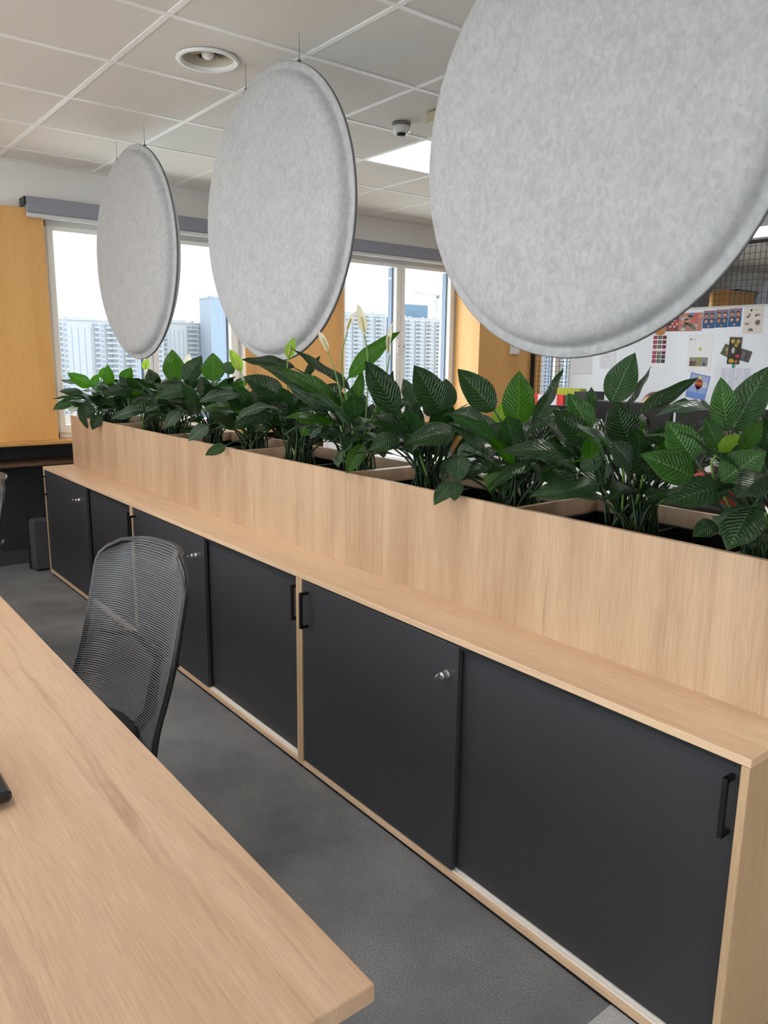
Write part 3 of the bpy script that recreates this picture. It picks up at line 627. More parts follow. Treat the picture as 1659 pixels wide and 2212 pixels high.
# bag standing at the wall end of the cabinets
t = thing('laptop_bag', 'dark grey padded bag standing on the carpet beside the farthest cabinet', 'bag', (-.15, .04, 0), math.radians(0))
MB().box((-.05, -.115, .005), (.045, .155, .372), bev=.018).build('body', plain('charcoal_padded_cloth', srgb(70,68,74), .9, bump=.3, bscale=60), t)
MB().box((-.062, -.122, .004), (-.051, .160, .378), bev=.004).build('back_flap', M['black'], t)
MB().tube([(0, -.03, .372), (0, -.02, .392), (0, .06, .392), (0, .07, .372)], .006, 6).build('handle', M['black'], t)
LEAVES = [
(8,3.289,0.360,1.295,3.237,0.256,1.477,0.93,-0.36,0.06,0.089,0.02,'d'), (8,3.495,0.380,1.316,3.446,0.301,1.465,0.87,-0.49,0.03,0.088,0.02,'d'),
(8,3.446,0.440,1.308,3.419,0.474,1.419,0.42,-0.83,0.36,0.079,0.02,'d'), (9,3.742,0.380,1.331,3.687,0.269,1.457,0.91,-0.41,0.03,0.078,0.03,'m'),
(9,3.802,0.420,1.285,3.765,0.461,1.454,0.73,-0.61,0.31,0.086,0.02,'g'), (9,3.688,0.460,1.266,3.677,0.491,1.355,0.38,-0.86,0.35,0.048,0.00,'b'),
(9,3.882,0.400,1.291,3.910,0.490,1.461,-0.27,-0.83,0.48,0.061,0.00,'d'), (9,3.738,0.340,1.286,3.715,0.227,1.329,0.87,0.01,0.49,0.063,0.15,'v'),
(9,3.682,0.270,1.267,3.631,0.114,1.235,0.74,-0.36,0.57,0.069,0.10,'m'), (9,3.730,0.350,1.241,3.688,0.232,1.294,0.91,-0.15,0.39,0.056,0.08,'d'),
(9,3.794,0.300,1.248,3.849,0.351,1.292,0.41,-0.81,0.43,0.061,0.05,'m'), (9,3.727,0.240,1.197,3.772,0.311,1.244,0.45,-0.67,0.58,0.042,0.05,'v'),
(9,3.758,0.220,1.202,3.797,0.180,1.128,0.38,-0.72,0.59,0.060,0.06,'m'), (9,3.760,0.190,1.126,3.760,0.121,1.064,0.52,-0.57,0.64,0.044,0.03,'m'),
(9,3.776,0.190,1.129,3.798,0.168,1.076,0.35,-0.81,0.48,0.044,0.02,'m'), (9,3.700,0.250,1.190,3.713,0.195,1.120,0.45,-0.66,0.60,0.042,0.03,'d'),
(9,3.851,0.270,1.187,3.921,0.246,1.096,0.73,-0.27,0.63,0.056,0.04,'d'), (9,4.005,0.280,1.210,3.994,0.099,1.147,0.28,-0.33,0.90,0.043,0.05,'m'),
(10,4.113,0.300,1.233,4.028,0.101,1.250,0.72,-0.25,0.64,0.054,0.12,'m'), (9,3.947,0.330,1.197,4.019,0.424,1.155,0.78,-0.37,0.51,0.065,0.05,'d'),
(10,4.122,0.280,1.164,4.113,0.164,1.143,0.44,-0.19,0.88,0.038,0.05,'m'), (9,3.977,0.420,1.344,3.942,0.328,1.296,0.51,-0.54,0.67,0.049,0.10,'m'),
(8,3.401,0.280,1.222,3.378,0.173,1.182,0.63,-0.39,0.68,0.065,0.08,'m'), (8,3.336,0.340,1.223,3.295,0.248,1.299,0.94,-0.19,0.27,0.060,0.04,'d'),
(8,3.310,0.440,1.300,3.250,0.418,1.415,0.86,-0.33,0.39,0.059,0.02,'m'), (8,3.392,0.460,1.286,3.339,0.446,1.349,0.74,-0.42,0.53,0.058,0.03,'d'),
(8,3.451,0.340,1.256,3.453,0.269,1.228,0.59,-0.28,0.76,0.054,0.05,'v'), (10,4.165,0.380,1.377,4.207,0.410,1.508,0.42,-0.90,0.07,0.070,0.05,'m'),
(10,4.191,0.420,1.360,4.206,0.491,1.473,-0.43,-0.74,0.52,0.038,0.00,'d'), (10,4.253,0.380,1.352,4.343,0.491,1.448,0.26,-0.74,0.62,0.042,-0.03,'d'),
(10,4.142,0.330,1.305,4.108,0.269,1.402,0.86,-0.52,-0.02,0.058,0.03,'s'), (10,4.100,0.380,1.348,4.091,0.391,1.416,0.87,-0.46,0.19,0.031,0.02,'m'),
(10,4.158,0.300,1.273,4.111,0.204,1.360,0.92,-0.37,0.09,0.059,0.05,'d'), (10,4.257,0.340,1.275,4.241,0.291,1.388,0.78,-0.61,-0.15,0.070,0.03,'d'),
(10,4.259,0.360,1.279,4.245,0.354,1.364,0.80,-0.59,0.09,0.041,0.03,'g'), (10,4.197,0.270,1.238,4.196,0.256,1.300,0.80,-0.59,-0.12,0.047,0.04,'g'),
(10,4.305,0.280,1.235,4.278,0.231,1.291,0.93,-0.31,0.18,0.058,0.05,'v'), (10,4.173,0.260,1.210,4.210,0.301,1.244,0.38,-0.77,0.52,0.045,0.05,'m'),
(10,4.245,0.240,1.183,4.225,0.146,1.170,0.63,-0.24,0.74,0.045,0.06,'m'), (11,4.479,0.270,1.263,4.434,0.211,1.355,0.77,-0.63,-0.03,0.067,0.04,'s'),
(11,4.487,0.260,1.228,4.425,0.134,1.282,0.91,-0.38,0.16,0.063,0.05,'s'), (11,4.563,0.250,1.217,4.519,0.087,1.188,0.69,-0.30,0.66,0.060,0.06,'m'),
(11,4.506,0.340,1.341,4.433,0.157,1.362,0.47,-0.08,0.88,0.045,0.22,'v'), (11,4.503,0.360,1.329,4.488,0.332,1.453,0.66,-0.74,-0.09,0.055,0.03,'s'),
(11,4.504,0.380,1.327,4.553,0.426,1.480,0.28,-0.94,0.19,0.070,0.04,'m'), (11,4.556,0.250,1.227,4.621,0.306,1.298,0.26,-0.86,0.44,0.071,0.07,'s'),
(11,4.518,0.300,1.288,4.557,0.314,1.329,0.04,-0.96,0.28,0.031,0.05,'b'), (11,4.556,0.330,1.290,4.577,0.363,1.362,0.17,-0.91,0.37,0.038,0.03,'g'),
(11,4.655,0.240,1.256,4.644,0.147,1.215,0.47,-0.40,0.79,0.062,0.05,'d'), (11,4.651,0.210,1.192,4.657,0.109,1.111,0.31,-0.58,0.75,0.074,0.05,'m'),
(11,4.551,0.260,1.132,4.532,0.195,1.105,0.50,-0.45,0.74,0.040,0.05,'m'), (11,4.500,0.330,1.291,4.474,0.304,1.361,0.78,-0.62,0.06,0.041,0.03,'s'),
(11,4.573,0.400,1.290,4.569,0.424,1.380,0.08,-0.96,0.26,0.052,0.02,'d'), (10,4.323,0.460,1.354,4.322,0.472,1.395,0.19,-0.94,0.28,0.053,0.03,'m'),
(10,4.307,0.400,1.273,4.300,0.410,1.330,0.77,-0.60,0.20,0.056,0.03,'d'), (10,4.367,0.300,1.233,4.350,0.211,1.226,0.62,-0.18,0.77,0.041,0.05,'d'),
(0,0.101,0.320,1.274,0.028,0.191,1.364,0.89,-0.22,0.40,0.076,0.03,'g'), (0,-0.127,0.300,1.291,-0.179,0.208,1.312,0.53,-0.10,0.84,0.050,0.02,'d'),
(0,0.086,0.270,1.228,0.013,0.134,1.245,0.67,-0.27,0.69,0.061,0.05,'d'), (0,-0.006,0.250,1.187,-0.065,0.106,1.119,0.72,-0.51,0.47,0.065,0.05,'m'),
(1,0.337,0.360,1.282,0.306,0.367,1.426,0.96,-0.15,0.22,0.064,0.02,'g'), (0,0.134,0.380,1.329,0.133,0.403,1.406,0.79,-0.59,0.19,0.046,0.02,'g'),
(0,0.016,0.360,1.276,0.022,0.394,1.357,0.74,-0.64,0.21,0.056,0.02,'g'), (1,0.521,0.380,1.311,0.541,0.437,1.410,0.83,-0.54,0.15,0.073,0.02,'g'),
(2,1.132,0.350,1.300,1.108,0.324,1.413,0.97,-0.15,0.17,0.076,0.02,'d'), (3,1.348,0.380,1.343,1.316,0.380,1.520,0.96,-0.24,0.17,0.103,0.02,'g'),
(3,1.458,0.380,1.351,1.495,0.470,1.487,0.79,-0.59,0.17,0.088,0.02,'d'), (4,1.761,0.400,1.360,1.738,0.417,1.503,0.77,-0.60,0.20,0.101,0.02,'g'),
(4,1.853,0.420,1.408,1.877,0.465,1.457,0.72,-0.65,0.25,0.059,0.02,'m'), (1,0.294,0.220,1.187,0.367,0.192,1.021,0.76,-0.50,0.42,0.093,0.05,'d'),
(1,0.609,0.200,1.125,0.625,0.142,1.035,0.78,-0.46,0.43,0.066,0.04,'d'), (3,1.201,0.250,1.197,1.148,0.082,1.138,0.67,-0.42,0.60,0.063,0.06,'v'),
(5,2.301,0.190,1.097,2.278,0.099,1.056,0.73,-0.43,0.54,0.045,0.04,'m'), (5,2.063,0.220,1.167,2.056,0.123,1.098,0.65,-0.47,0.59,0.062,0.04,'v'),
(4,1.749,0.220,1.215,1.747,0.142,1.133,0.64,-0.56,0.52,0.061,0.05,'v'), (2,1.008,0.300,1.290,0.922,0.102,1.264,0.65,-0.37,0.66,0.077,0.08,'d'),
(4,1.800,0.280,1.321,1.718,0.097,1.276,0.61,-0.44,0.66,0.072,0.08,'m'), (5,2.282,0.280,1.324,2.228,0.103,1.288,0.64,-0.34,0.69,0.070,0.08,'v'),
(7,2.941,0.400,1.410,3.068,0.551,1.588,0.53,-0.79,0.29,0.061,0.09,'g'), (7,2.954,0.400,1.362,2.782,0.236,1.524,0.68,0.02,0.74,0.054,-0.03,'d'),
(6,2.641,0.340,1.442,2.538,0.154,1.472,0.71,-0.29,0.64,0.055,0.06,'d'), (7,2.955,0.360,1.292,2.796,0.160,1.444,0.82,-0.28,0.49,0.066,0.10,'g'),
(7,2.911,0.320,1.335,2.760,0.104,1.454,0.79,-0.25,0.56,0.059,0.04,'m'), (7,2.956,0.300,1.264,2.853,0.162,1.390,0.82,-0.09,0.57,0.049,0.03,'v'),
(6,2.496,0.480,1.398,2.525,0.547,1.493,0.60,-0.73,0.33,0.034,0.02,'d'), (6,2.623,0.300,1.322,2.539,0.156,1.406,0.87,-0.27,0.41,0.089,0.05,'d'),
(6,2.606,0.260,1.254,2.574,0.125,1.213,0.72,-0.35,0.60,0.053,0.06,'d'), (8,3.277,0.220,1.190,3.299,0.137,1.099,0.63,-0.49,0.60,0.053,0.04,'g'),
(8,3.327,0.240,1.257,3.302,0.138,1.241,0.39,-0.24,0.89,0.033,0.05,'d'), (7,2.930,0.340,1.179,2.881,0.286,1.256,0.89,-0.25,0.39,0.032,0.02,'d'),
(7,2.982,0.400,1.280,2.965,0.448,1.446,0.55,-0.79,0.28,0.044,0.00,'g'), (7,2.939,0.380,1.256,2.941,0.423,1.381,0.57,-0.78,0.26,0.045,0.00,'g'),
(7,3.001,0.520,1.295,2.990,0.586,1.439,0.46,-0.79,0.40,0.041,0.03,'d'), (6,2.409,0.300,1.218,2.385,0.176,1.181,0.72,-0.32,0.61,0.051,0.05,'d'),
(5,2.218,0.360,1.256,2.254,0.439,1.362,0.62,-0.71,0.32,0.071,0.05,'d'), (6,2.562,0.420,1.273,2.502,0.364,1.331,0.80,-0.35,0.49,0.058,0.05,'d'),
]
FLOWERS = [
(2,0.865,0.400,1.401,0.861,0.417,1.469,0.75,-0.63,0.20,0.050,'l'),
(5,2.023,0.420,1.414,1.972,0.390,1.521,0.87,-0.40,0.30,0.055,'l'),
(3,1.283,0.480,1.407,1.274,0.499,1.501,0.77,-0.61,0.20,0.054,'w'),
(6,2.676,0.290,1.480,2.677,0.319,1.565,0.71,-0.67,0.22,0.047,'l'),
(7,2.927,0.310,1.509,2.895,0.281,1.592,0.94,-0.15,0.31,0.029,'w'),
(7,2.879,0.440,1.588,2.897,0.473,1.671,0.30,-0.91,0.30,0.029,'w'),
(7,3.002,0.430,1.575,2.974,0.416,1.691,0.86,-0.48,0.15,0.039,'w'),
(7,3.072,0.500,1.500,3.059,0.522,1.620,0.28,-0.94,0.20,0.024,'w'),
]

# ================================================================== PEACE LILIES
def leaf_mesh(arch, seed, cup=.22):
    rnd = random.Random(seed); nx, ny = 3, 12; b = MB(); uvs = []
    prof = []
    for j in range(ny+1):
        t = j/ny; w = (t**.66)*((1-t)**.98); w += .06*t*(1-t)**3
        prof.append(w)
    mx = max(prof); prof = [.5*w/mx for w in prof]; prof[0] = .02; prof[-1] = .004
    ph = rnd.uniform(0, 6); wav = rnd.uniform(.012, .03); bend = rnd.uniform(-.03, .03)
    for j in range(ny+1):
        t = j/ny
        for i in range(-nx, nx+1):
            u = i/nx; x = u*prof[j]
            z = arch*4*t*(1-t) + cup*abs(x)*(.45 if arch >= 0 else 1)*(1-.5*t) - .10*x*x + wav*abs(u)**2*math.sin(ph + t*13 + (1.3 if u > 0 else 0))
            b.v.append((x + bend*4*t*(1-t), t, z)); uvs.append((u, t))
    r = 2*nx+1
    for j in range(ny):
        for i in range(r-1): k = j*r+i; b.face((k, k+1, k+r+1, k+r), True)
    me = b.mesh('leaf'); ul = me.uv_layers.new(name='UVMap')
    for lp in me.loops: ul.data[lp.index].uv = uvs[lp.vertex_index]
    me.materials.append(None); return me
_leafcache = {}
def get_leaf(arch, rnd, tagk='leaf', cup=.22):
    q = min((-.03, 0, .02, .05, .08, .10, .15, .22), key=lambda a: abs(a-arch)); s = rnd.randrange(4)
    if (q, s, cup) not in _leafcache: _leafcache[(q, s, cup)] = leaf_mesh(q, hash((int(q*100), s)) & 0xffff, cup)
    return _leafcache[(q, s, cup)]
def put_leaf(parent, base, tip, nrm, width, arch, kind, rnd, name='leaf', cup=.22):
    o = bpy.data.objects.new(name, get_leaf(arch, rnd, name, cup)); COL.objects.link(o); o.parent = parent
    base, tip, n = Vector(base), Vector(tip), Vector(nrm)
    d = tip-base; L_ = d.length; y = d/L_; z = (n-y*n.dot(y)).normalized(); x = y.cross(z)
    mt = Matrix(((x.x*width, y.x*L_, z.x*L_, 0), (x.y*width, y.y*L_, z.y*L_, 0), (x.z*width, y.z*L_, z.z*L_, 0), (0, 0, 0, 1)))
    mt.translation = base - parent.location; o.matrix_local = mt
    o.material_slots[0].link = 'OBJECT'; o.material_slots[0].material = LM[kind]
    return o
PX = [.10, .45, .95, 1.32, 1.75, 2.20, 2.60, 3.02, 3.42, 3.84, 4.25, 4.62]
PLAB = ['peace lily at the far end of the planters, its leaves reaching past the window frame',
 'low peace lily below the smallest felt disc', 'peace lily with a lime spathe in front of the left window mullion',
 'peace lily with one pale cream spathe behind dark leaves, below the left window', 'dense dark peace lily below the gap between the two small discs',
 'peace lily with a lime green spathe left of the middle disc', 'peace lily under the middle disc with a lime spathe on it',
 'tall peace lily with two cream spathes before the window with the crane', 'peace lily with two large dark leaves before the window lock',
 'peace lily with a broad bright upright leaf and a yellow green young leaf', 'peace lily with a tall dark leaf against the whiteboard and many stalks',
 'nearest peace lily with the biggest striped leaves, at the right picture edge']
plants = []; stems = []; pstems = []
for i, x in enumerate(PX):
    t = thing('peace_lily', PLAB[i], 'plant', (x, .39, .98), 0, 'peace lilies in the planter boxes'); plants.append(t); stems.append(MB()); pstems.append(MB())
rndL = random.Random(11)
def stalk(i, base, d, pale=False, r0=.0042, r1=.0028):
    b = Vector(base); o = Vector((PX[i] + rndL.uniform(-.055, .055), .39 + rndL.uniform(-.055, .055), 1.0)); L_ = (b-o).length
    # stay inside the box until above its rim
    c1 = o + Vector((0, 0, L_*.45)); c2 = b - Vector(d).normalized()*L_*.28
    if c2.z < PZ and (c2.y < PY0+.02): c2.z = PZ+.03
    pts = []
    for k in range(8):
        s = k/7; p = o*(1-s)**3 + c1*3*s*(1-s)**2 + c2*3*s*s*(1-s) + b*s**3
        if p.z < PZ+.012: p.y = min(max(p.y, PY0+.03), PY1-.03)
        pts.append(p - plants[i].location)
    (pstems if pale else stems)[i].tube(pts, [r0+(r1-r0)*k/7 for k in range(8)], 5)
for (i, bx, by, bz, tx, ty, tz_, nx, ny, nz, w, a, k) in LEAVES:
    i = min(range(12), key=lambda q: abs(PX[q]-bx))
    put_leaf(plants[i], (bx, by, bz), (tx, ty, tz_), (nx, ny, nz), w*1.2, a, k, rndL)
    stalk(i, (bx, by, bz), (tx-bx, ty-by, tz_-bz), k in 'b')
def clear_front(p):
    return p.z > PZ + .01 or p.y < PY0 - .012 or (PY0+.03 < p.y < PY1-.03)
for i, x in enumerate(PX):
    top = (1.33, 1.32, 1.36, 1.36, 1.38, 1.36, 1.38, 1.36, 1.34, 1.33, 1.34, 1.34)[i]
    for k in range(36 if i < 8 else 28):
        az = 2*PI*(k*.382) + rndL.uniform(-.4, .4); el = rndL.uniform(-.35, .75) if k % 3 else rndL.uniform(.5, 1.2)
        rad = rndL.uniform(.03, .15); z = rndL.uniform(1.13, top-.08)
        b = Vector((x + rad*math.cos(az)*1.1, .39 + rad*math.sin(az)*.9, z))
        d = Vector((math.cos(az)*math.cos(el), math.sin(az)*math.cos(el), math.sin(el))); L_ = rndL.uniform(.13, .22)
        tip = b + d*L_
        if tip.z < PZ+.03: tip.z = PZ+.03
        if tip.z > top: tip.z = top
        if tip.x < -.06: continue
        n = Vector((0, 0, 1)) + d*.1 + Vector((rndL.uniform(-.5, .5), rndL.uniform(-.7, .2), 0))
        put_leaf(plants[i], b, tip, n, L_*rndL.uniform(.36, .46), rndL.choice((.05, .08, .1, .15)), rndL.choice('ddddmmg' if k % 5 else 'dmv'), rndL)
        stalk(i, b, d)
    for k in range(16):     # bare stalks crowding the base
        a = rndL.uniform(0, 6.28); r = rndL.uniform(.05, .12)
        stalk(i, (x + r*math.cos(a), .39 + r*.8*math.sin(a), rndL.uniform(1.14, 1.26)), (math.cos(a)*.3, math.sin(a)*.3, 1), rndL.random() < .2)
for (i, bx, by, bz, tx, ty, tz_, nx, ny, nz, w, k) in FLOWERS:
    i = min(range(12), key=lambda q: abs(PX[q]-bx))
    s = put_leaf(plants[i], (bx, by, bz), (tx, ty, tz_), (nx, ny, nz), w*.95, .08, k, rndL, 'spathe', .5)
    s['label'] = 'lime green spathe' if k == 'l' else 'cream white spathe'
    stalk(i, (bx, by, bz), (tx-bx, ty-by, tz_-bz), True, .0036, .0024)
    me = MB().tube([(0, .04, .10), (0, .2, .17), (0, .5, .20), (0, .56, .20)], [.05, .09, .08, .02], 8).mesh('spadix'); me.materials.append(M['spadix'])
    q = bpy.data.objects.new('spadix', me); COL.objects.link(q); q.parent = s; q.scale = (1, 1, .7)
for i in range(12):
    stems[i].build('stalks', M['stem'], plants[i], kind='stuff')
    if pstems[i].v: pstems[i].build('pale_stalks', M['stem_pale'], plants[i], kind='stuff')

# ================================================================== MESH PARTITION AND WHITEBOARD
YM = 4.74
t = thing('mesh_partition', 'black wire mesh room divider carrying the whiteboard', 'room divider', (.11, YM+.02, 0))
m = MB(); x = .04
while x < 3.3: m.box((x-.0016, -.0016, .05), (x+.0016, .0016, 2.41)); x += .043
z = .08
while z < 2.41: m.box((.02, .0017, z-.0014), (3.3, .0045, z+.0014)); z += .05
m.build('wire_grid', M['black_metal'], t, kind='stuff')
for x in (0, .49, 3.3): MB().box((x-.014, -.016, 0), (x+.014, .016, 2.43)).build('post', M['black_metal'], t)
for z in (.03, 2.40): MB().box((.015, -.012, z), (3.285, .012, z+.025)).build('rail', M['black_metal'], t)
t = thing('whiteboard', 'large whiteboard covered with photos and papers, hung on the mesh', 'whiteboard', (.606, YM, .80))
MB().box((0, -.008, .012), (2.6, .0, 1.118)).build('panel', M['board'], t)
f = MB(); f.box((-.012, -.012, 1.118), (2.612, .0, 1.135)); f.box((-.012, -.012, 0), (2.612, .0, .012)); f.box((-.012, -.012, .012), (0, 0, 1.118)); f.box((2.6, -.012, .012), (2.612, 0, 1.118))
f.build('frame', M['alu'], t)
MB().box((.3, -.07, -.006), (2.2, -.0125, .008), bev=.003).build('pen_tray', M['alu'], t)
YP = YM-.0085
def col(*c): 
    k = 'print_%d_%d_%d' % c
    if k not in M: M[k] = plain(k, srgb(*c), .6)
    return M[k]
class Pic:
    """a flat sheet on the board; prints are thin raised patches in their own colours"""
    def __init__(s, name, label, cat, x0, x1, z0, z1, paper, rot=0, lift=0.0, group=None):
        s.t = thing(name, label, cat, ((x0+x1)/2, YP-lift, (z0+z1)/2), 0, group); s.t.rotation_euler = (0, rot, 0)
        s.w, s.h = (x1-x0)/2, (z1-z0)/2; s.layers = {}
        MB().box((-s.w, -.0006, -s.h), (s.w, 0, s.h)).build('sheet', paper, s.t)
    def rect(s, u0, u1, v0, v1, c, l=1):
        y = -.0006-.0002*l; s.layers.setdefault((c, l), MB()).poly([((u0*2-1)*s.w, y, (v0*2-1)*s.h), ((u1*2-1)*s.w, y, (v0*2-1)*s.h), ((u1*2-1)*s.w, y, (v1*2-1)*s.h), ((u0*2-1)*s.w, y, (v1*2-1)*s.h)]); return s
    def ell(s, u, v, ru, rv, c, l=2, n=12, a0=0, a1=2*PI):
        y = -.0006-.0002*l; s.layers.setdefault((c, l), MB()).poly([((u*2-1)*s.w + 2*s.w*ru*math.cos(a0+(a1-a0)*k/n), y, (v*2-1)*s.h + 2*s.h*rv*math.sin(a0+(a1-a0)*k/n)) for k in range(n)]); return s
    def pol(s, pts, c, l=2):
        y = -.0006-.0002*l; s.layers.setdefault((c, l), MB()).poly([((u*2-1)*s.w, y, (v*2-1)*s.h) for u, v in pts]); return s
    def done(s):
        for (c, l), b in s.layers.items(): b.build('print', col(*c), s.t, kind='stuff' if len(b.f) > 1 else None)
        return s.t
rp = random.Random(5)
p = Pic('photo_strip', 'grid of small red and green photos with three magnets across its middle', 'photos', 1.484, 1.622, 1.443, 1.717, M['paper'])
for r in range(6):
    for c in range(3):
        v0 = (.86-.145*r) if r < 3 else (.80-.135*r)
        cc = ((150,30,64), (74,92,74), (120,36,70))[c] if r < 4 or c < 2 else (70,64,76)
        p.rect(.04+.32*c, .32+.32*c, v0-.0, v0+.115, cc); p.ell(.18+.32*c, v0+.05, .07, .03, ((190,80,110), (120,134,116), (60,40,56))[c])
for c, k in enumerate(((226,170,210), (232,222,150), (222,160,206))): p.ell(.18+.32*c, .51, .12, .035, k, 3)
p.done()
p = Pic('printed_sheet', 'white sheet with a wide photo at its foot and a yellow magnet', 'paper', 1.819, 2.04, 1.405, 1.712, M['paper'])
p.ell(.12, .88, .03, .022, (40,40,44)); p.rect(.2, .34, .875, .887, (150,150,156)); p.rect(.12, .86, .16, .40, (150,146,132))
p.rect(.14, .4, .17, .3, (112,92,78), 2); p.rect(.42, .58, .17, .39, (152,150,96), 2); p.rect(.6, .84, .17, .39, (136,140,142), 2); p.ell(.72, .22, .05, .04, (70,66,64), 3); p.ell(.2, .24, .03, .06, (92,52,46), 3)
p.ell(.52, .62, .055, .05, (196,206,70), 4); p.done()
p = Pic('balloon_postcard', 'tilted blue postcard of a striped hot air balloon, yellow magnet on top', 'postcard', 1.852, 2.032, 1.183, 1.39, col(128,140,206), math.radians(10))
p.rect(.06, .94, .05, .95, (150,176,226)); p.rect(.06, .94, .50, .72, (206,206,226), 2); p.rect(.06, .94, .72, .95, (170,178,222), 2); p.rect(.06, .94, .05, .25, (112,150,226), 2)
p.ell(.52, .62, .20, .19, (150,62,34), 3, 20); p.rect(.325, .715, .60, .68, (206,120,48), 4); p.rect(.34, .70, .50, .545, (110,44,30), 4)
p.pol([(.34,.55), (.70,.55), (.56,.36), (.48,.36)], (130,56,34), 3); p.rect(.50, .54, .28, .31, (50,44,44), 4); p.ell(.5, .88, .07, .06, (226,226,60), 5); p.done()
p = Pic('schedule_sheet', 'landscape white sheet with pale table columns, green magnet on its edge', 'paper', 2.078, 2.388, 1.238, 1.468, M['paper_blue'])
for c in range(4): p.rect(.18+.2*c, .36+.2*c, .1, .9, (212,214,232) if c % 2 else (220,222,234))
for r in range(9): p.rect(.20, .30, .16+.08*r, .168+.08*r, (176,178,190), 2)
p.rect(.56, .64, .52, .535, (96,100,120), 2); p.ell(.5, .97, .05, .09, (60,160,120), 4); p.done()
p = Pic('animal_poster', 'cream poster with five small grey animal drawings and a black dot', 'poster', 2.277, 2.434, 1.712, 1.917, col(226,218,210))
g = (104,96,94); p.ell(.36, .88, .055, .045, (44,42,46)); p.rect(.5, .72, .87, .885, (176,170,168)); p.rect(.5, .66, .90, .912, (190,184,182))
p.pol([(.1,.62), (.22,.68), (.30,.78), (.33,.78), (.31,.64), (.2,.59)], g); p.pol([(.55,.66), (.62,.74), (.8,.72), (.86,.68), (.72,.68), (.6,.63)], g)
p.pol([(.06,.48), (.12,.40), (.3,.40), (.34,.47), (.3,.36), (.12,.34)], g); p.ell(.73, .42, .14, .11, (134,126,124), 2); p.ell(.74, .42, .08, .07, g, 3)
p.ell(.4, .13, .13, .08, g, 2, 14, 0, PI); p.rect(.28, .53, .10, .135, g); p.done()
for q, (xa, lab) in enumerate(((1.934, 'first blue poster of portraits from the left in the row of three'), (2.043, 'middle blue poster of portraits in the row of three'), (2.152, 'third blue poster of portraits, next to the animal drawings'))):
    p = Pic('portrait_poster', lab, 'poster', xa, xa+.106, 1.762+.004*q, 1.905+.004*q, col(32,92,140), 0, 0, 'blue portrait posters')
    p.rect(0, 1, .93, 1, (196,120,130)); p.rect(0, 1, .52, .93, (116,128,150)); 
    for (u, v) in ((.27, .68), (.72, .68), (.27, .38), (.72, .38), (.5, .12)):
        s_ = .7 if v < .2 else 1
        p.ell(u, v+.08*s_, .15*s_, .09*s_, (90,34,34) if (q+int(u*10)) % 2 else (52,38,44), 2); p.ell(u, v, .12*s_, .10*s_, (226,160,134) if (q+int(v*9)) % 2 else (220,142,100), 3)
        p.rect(u-.06, u+.06, v-.055, v-.03, (190,110,96), 4)
    p.done()
def crowd(name, label, x0, x1, z0, z1, bg, cols, lift=0.0):
    p = Pic(name, label, 'photo', x0, x1, z0, z1, col(*bg), 0, lift, None)
    for k in range(26):
        c = rp.choice(cols); u = rp.uniform(.08, .92); p.ell(u, rp.uniform(.1, .88), min(.1, u-.0, 1-u), rp.uniform(.06, .11), c, 1+.25*k)
    return p
crowd('group_photo', 'pink and green group photo with a blue magnet', 1.722, 1.93, 1.742, 1.892, (190,130,124), [(214,92,84), (232,150,130), (70,76,66), (206,196,190), (232,120,110), (110,120,112), (60,40,44)]).ell(.56, .93, .07, .08, (96,140,220), 6).done()
crowd('group_photo', 'dark group photo with red clothing, left of the pink one', 1.60, 1.72, 1.744, 1.868, (130,70,76), [(40,34,40), (200,70,84), (226,170,150), (60,52,60), (220,206,204), (190,60,80)]).done()
p = Pic('tan_label', 'tan round ended paper below the large felt disc', 'paper', 1.50, 1.597, 1.73, 1.80, col(190,128,76)); p.ell(.5, 0, .48, .25, (186,122,70), 1); p.done()
p = Pic('portrait_print', 'tall yellow and black photo in the middle of an overlapping cluster', 'photo', 2.178, 2.28, 1.476, 1.69, col(42,40,36), math.radians(2), .004)
for (u, v, a, b, c) in ((.3,.84,.18,.08,(196,160,70)), (.74,.84,.16,.08,(190,150,70)), (.6,.7,.16,.08,(160,150,60)), (.4,.5,.14,.12,(190,190,186)), (.25,.35,.16,.1,(60,50,44)), (.8,.3,.18,.06,(206,70,80)), (.35,.12,.22,.08,(206,160,40)), (.75,.1,.14,.06,(190,120,40))): p.ell(u, v, a, b, c)
p.rect(0, 1, .95, 1, (110,106,100), 3); p.done()
p = Pic('small_photo', 'small green tilted photo at the left of the cluster', 'photo', 2.125, 2.215, 1.535, 1.625, col(84,92,62), math.radians(24)); p.ell(.4, .6, .16, .2, (160,150,96)); p.ell(.6, .3, .16, .14, (180,120,96)); p.done()
p = Pic('small_photo', 'small dark grey tilted photo at the right of the cluster', 'photo', 2.265, 2.365, 1.50, 1.59, col(84,82,84), math.radians(16), .001); p.ell(.4, .5, .16, .3, (110,106,104)); p.ell(.65, .5, .12, .28, (66,62,62)); p.done()
p = Pic('blank_sheet', 'plain white sheet at the left end of the whiteboard', 'paper', .655, .862, 1.363, 1.655, M['paper_blue']); p.rect(.1, .4, .80, .81, (150,156,172)); p.rect(.0, 1, 0, .006, (120,124,134), 2); p.done()
p = Pic('handwritten_note', 'faint white sheet with a few pen lines, upper left of the whiteboard', 'paper', .95, 1.12, 1.42, 1.66, M['paper_blue'])
for r in range(5): p.rect(.15, .15+rp.uniform(.3, .6), .85-.1*r, .862-.1*r, (140,146,160))
p.done()
p = Pic('blank_sheet', 'white sheet cut by the right picture edge beside the animal drawings', 'paper', 2.445, 2.60, 1.56, 1.90, M['paper_blue']); p.rect(.1, .5, .8, .81, (150,156,172)); p.done()

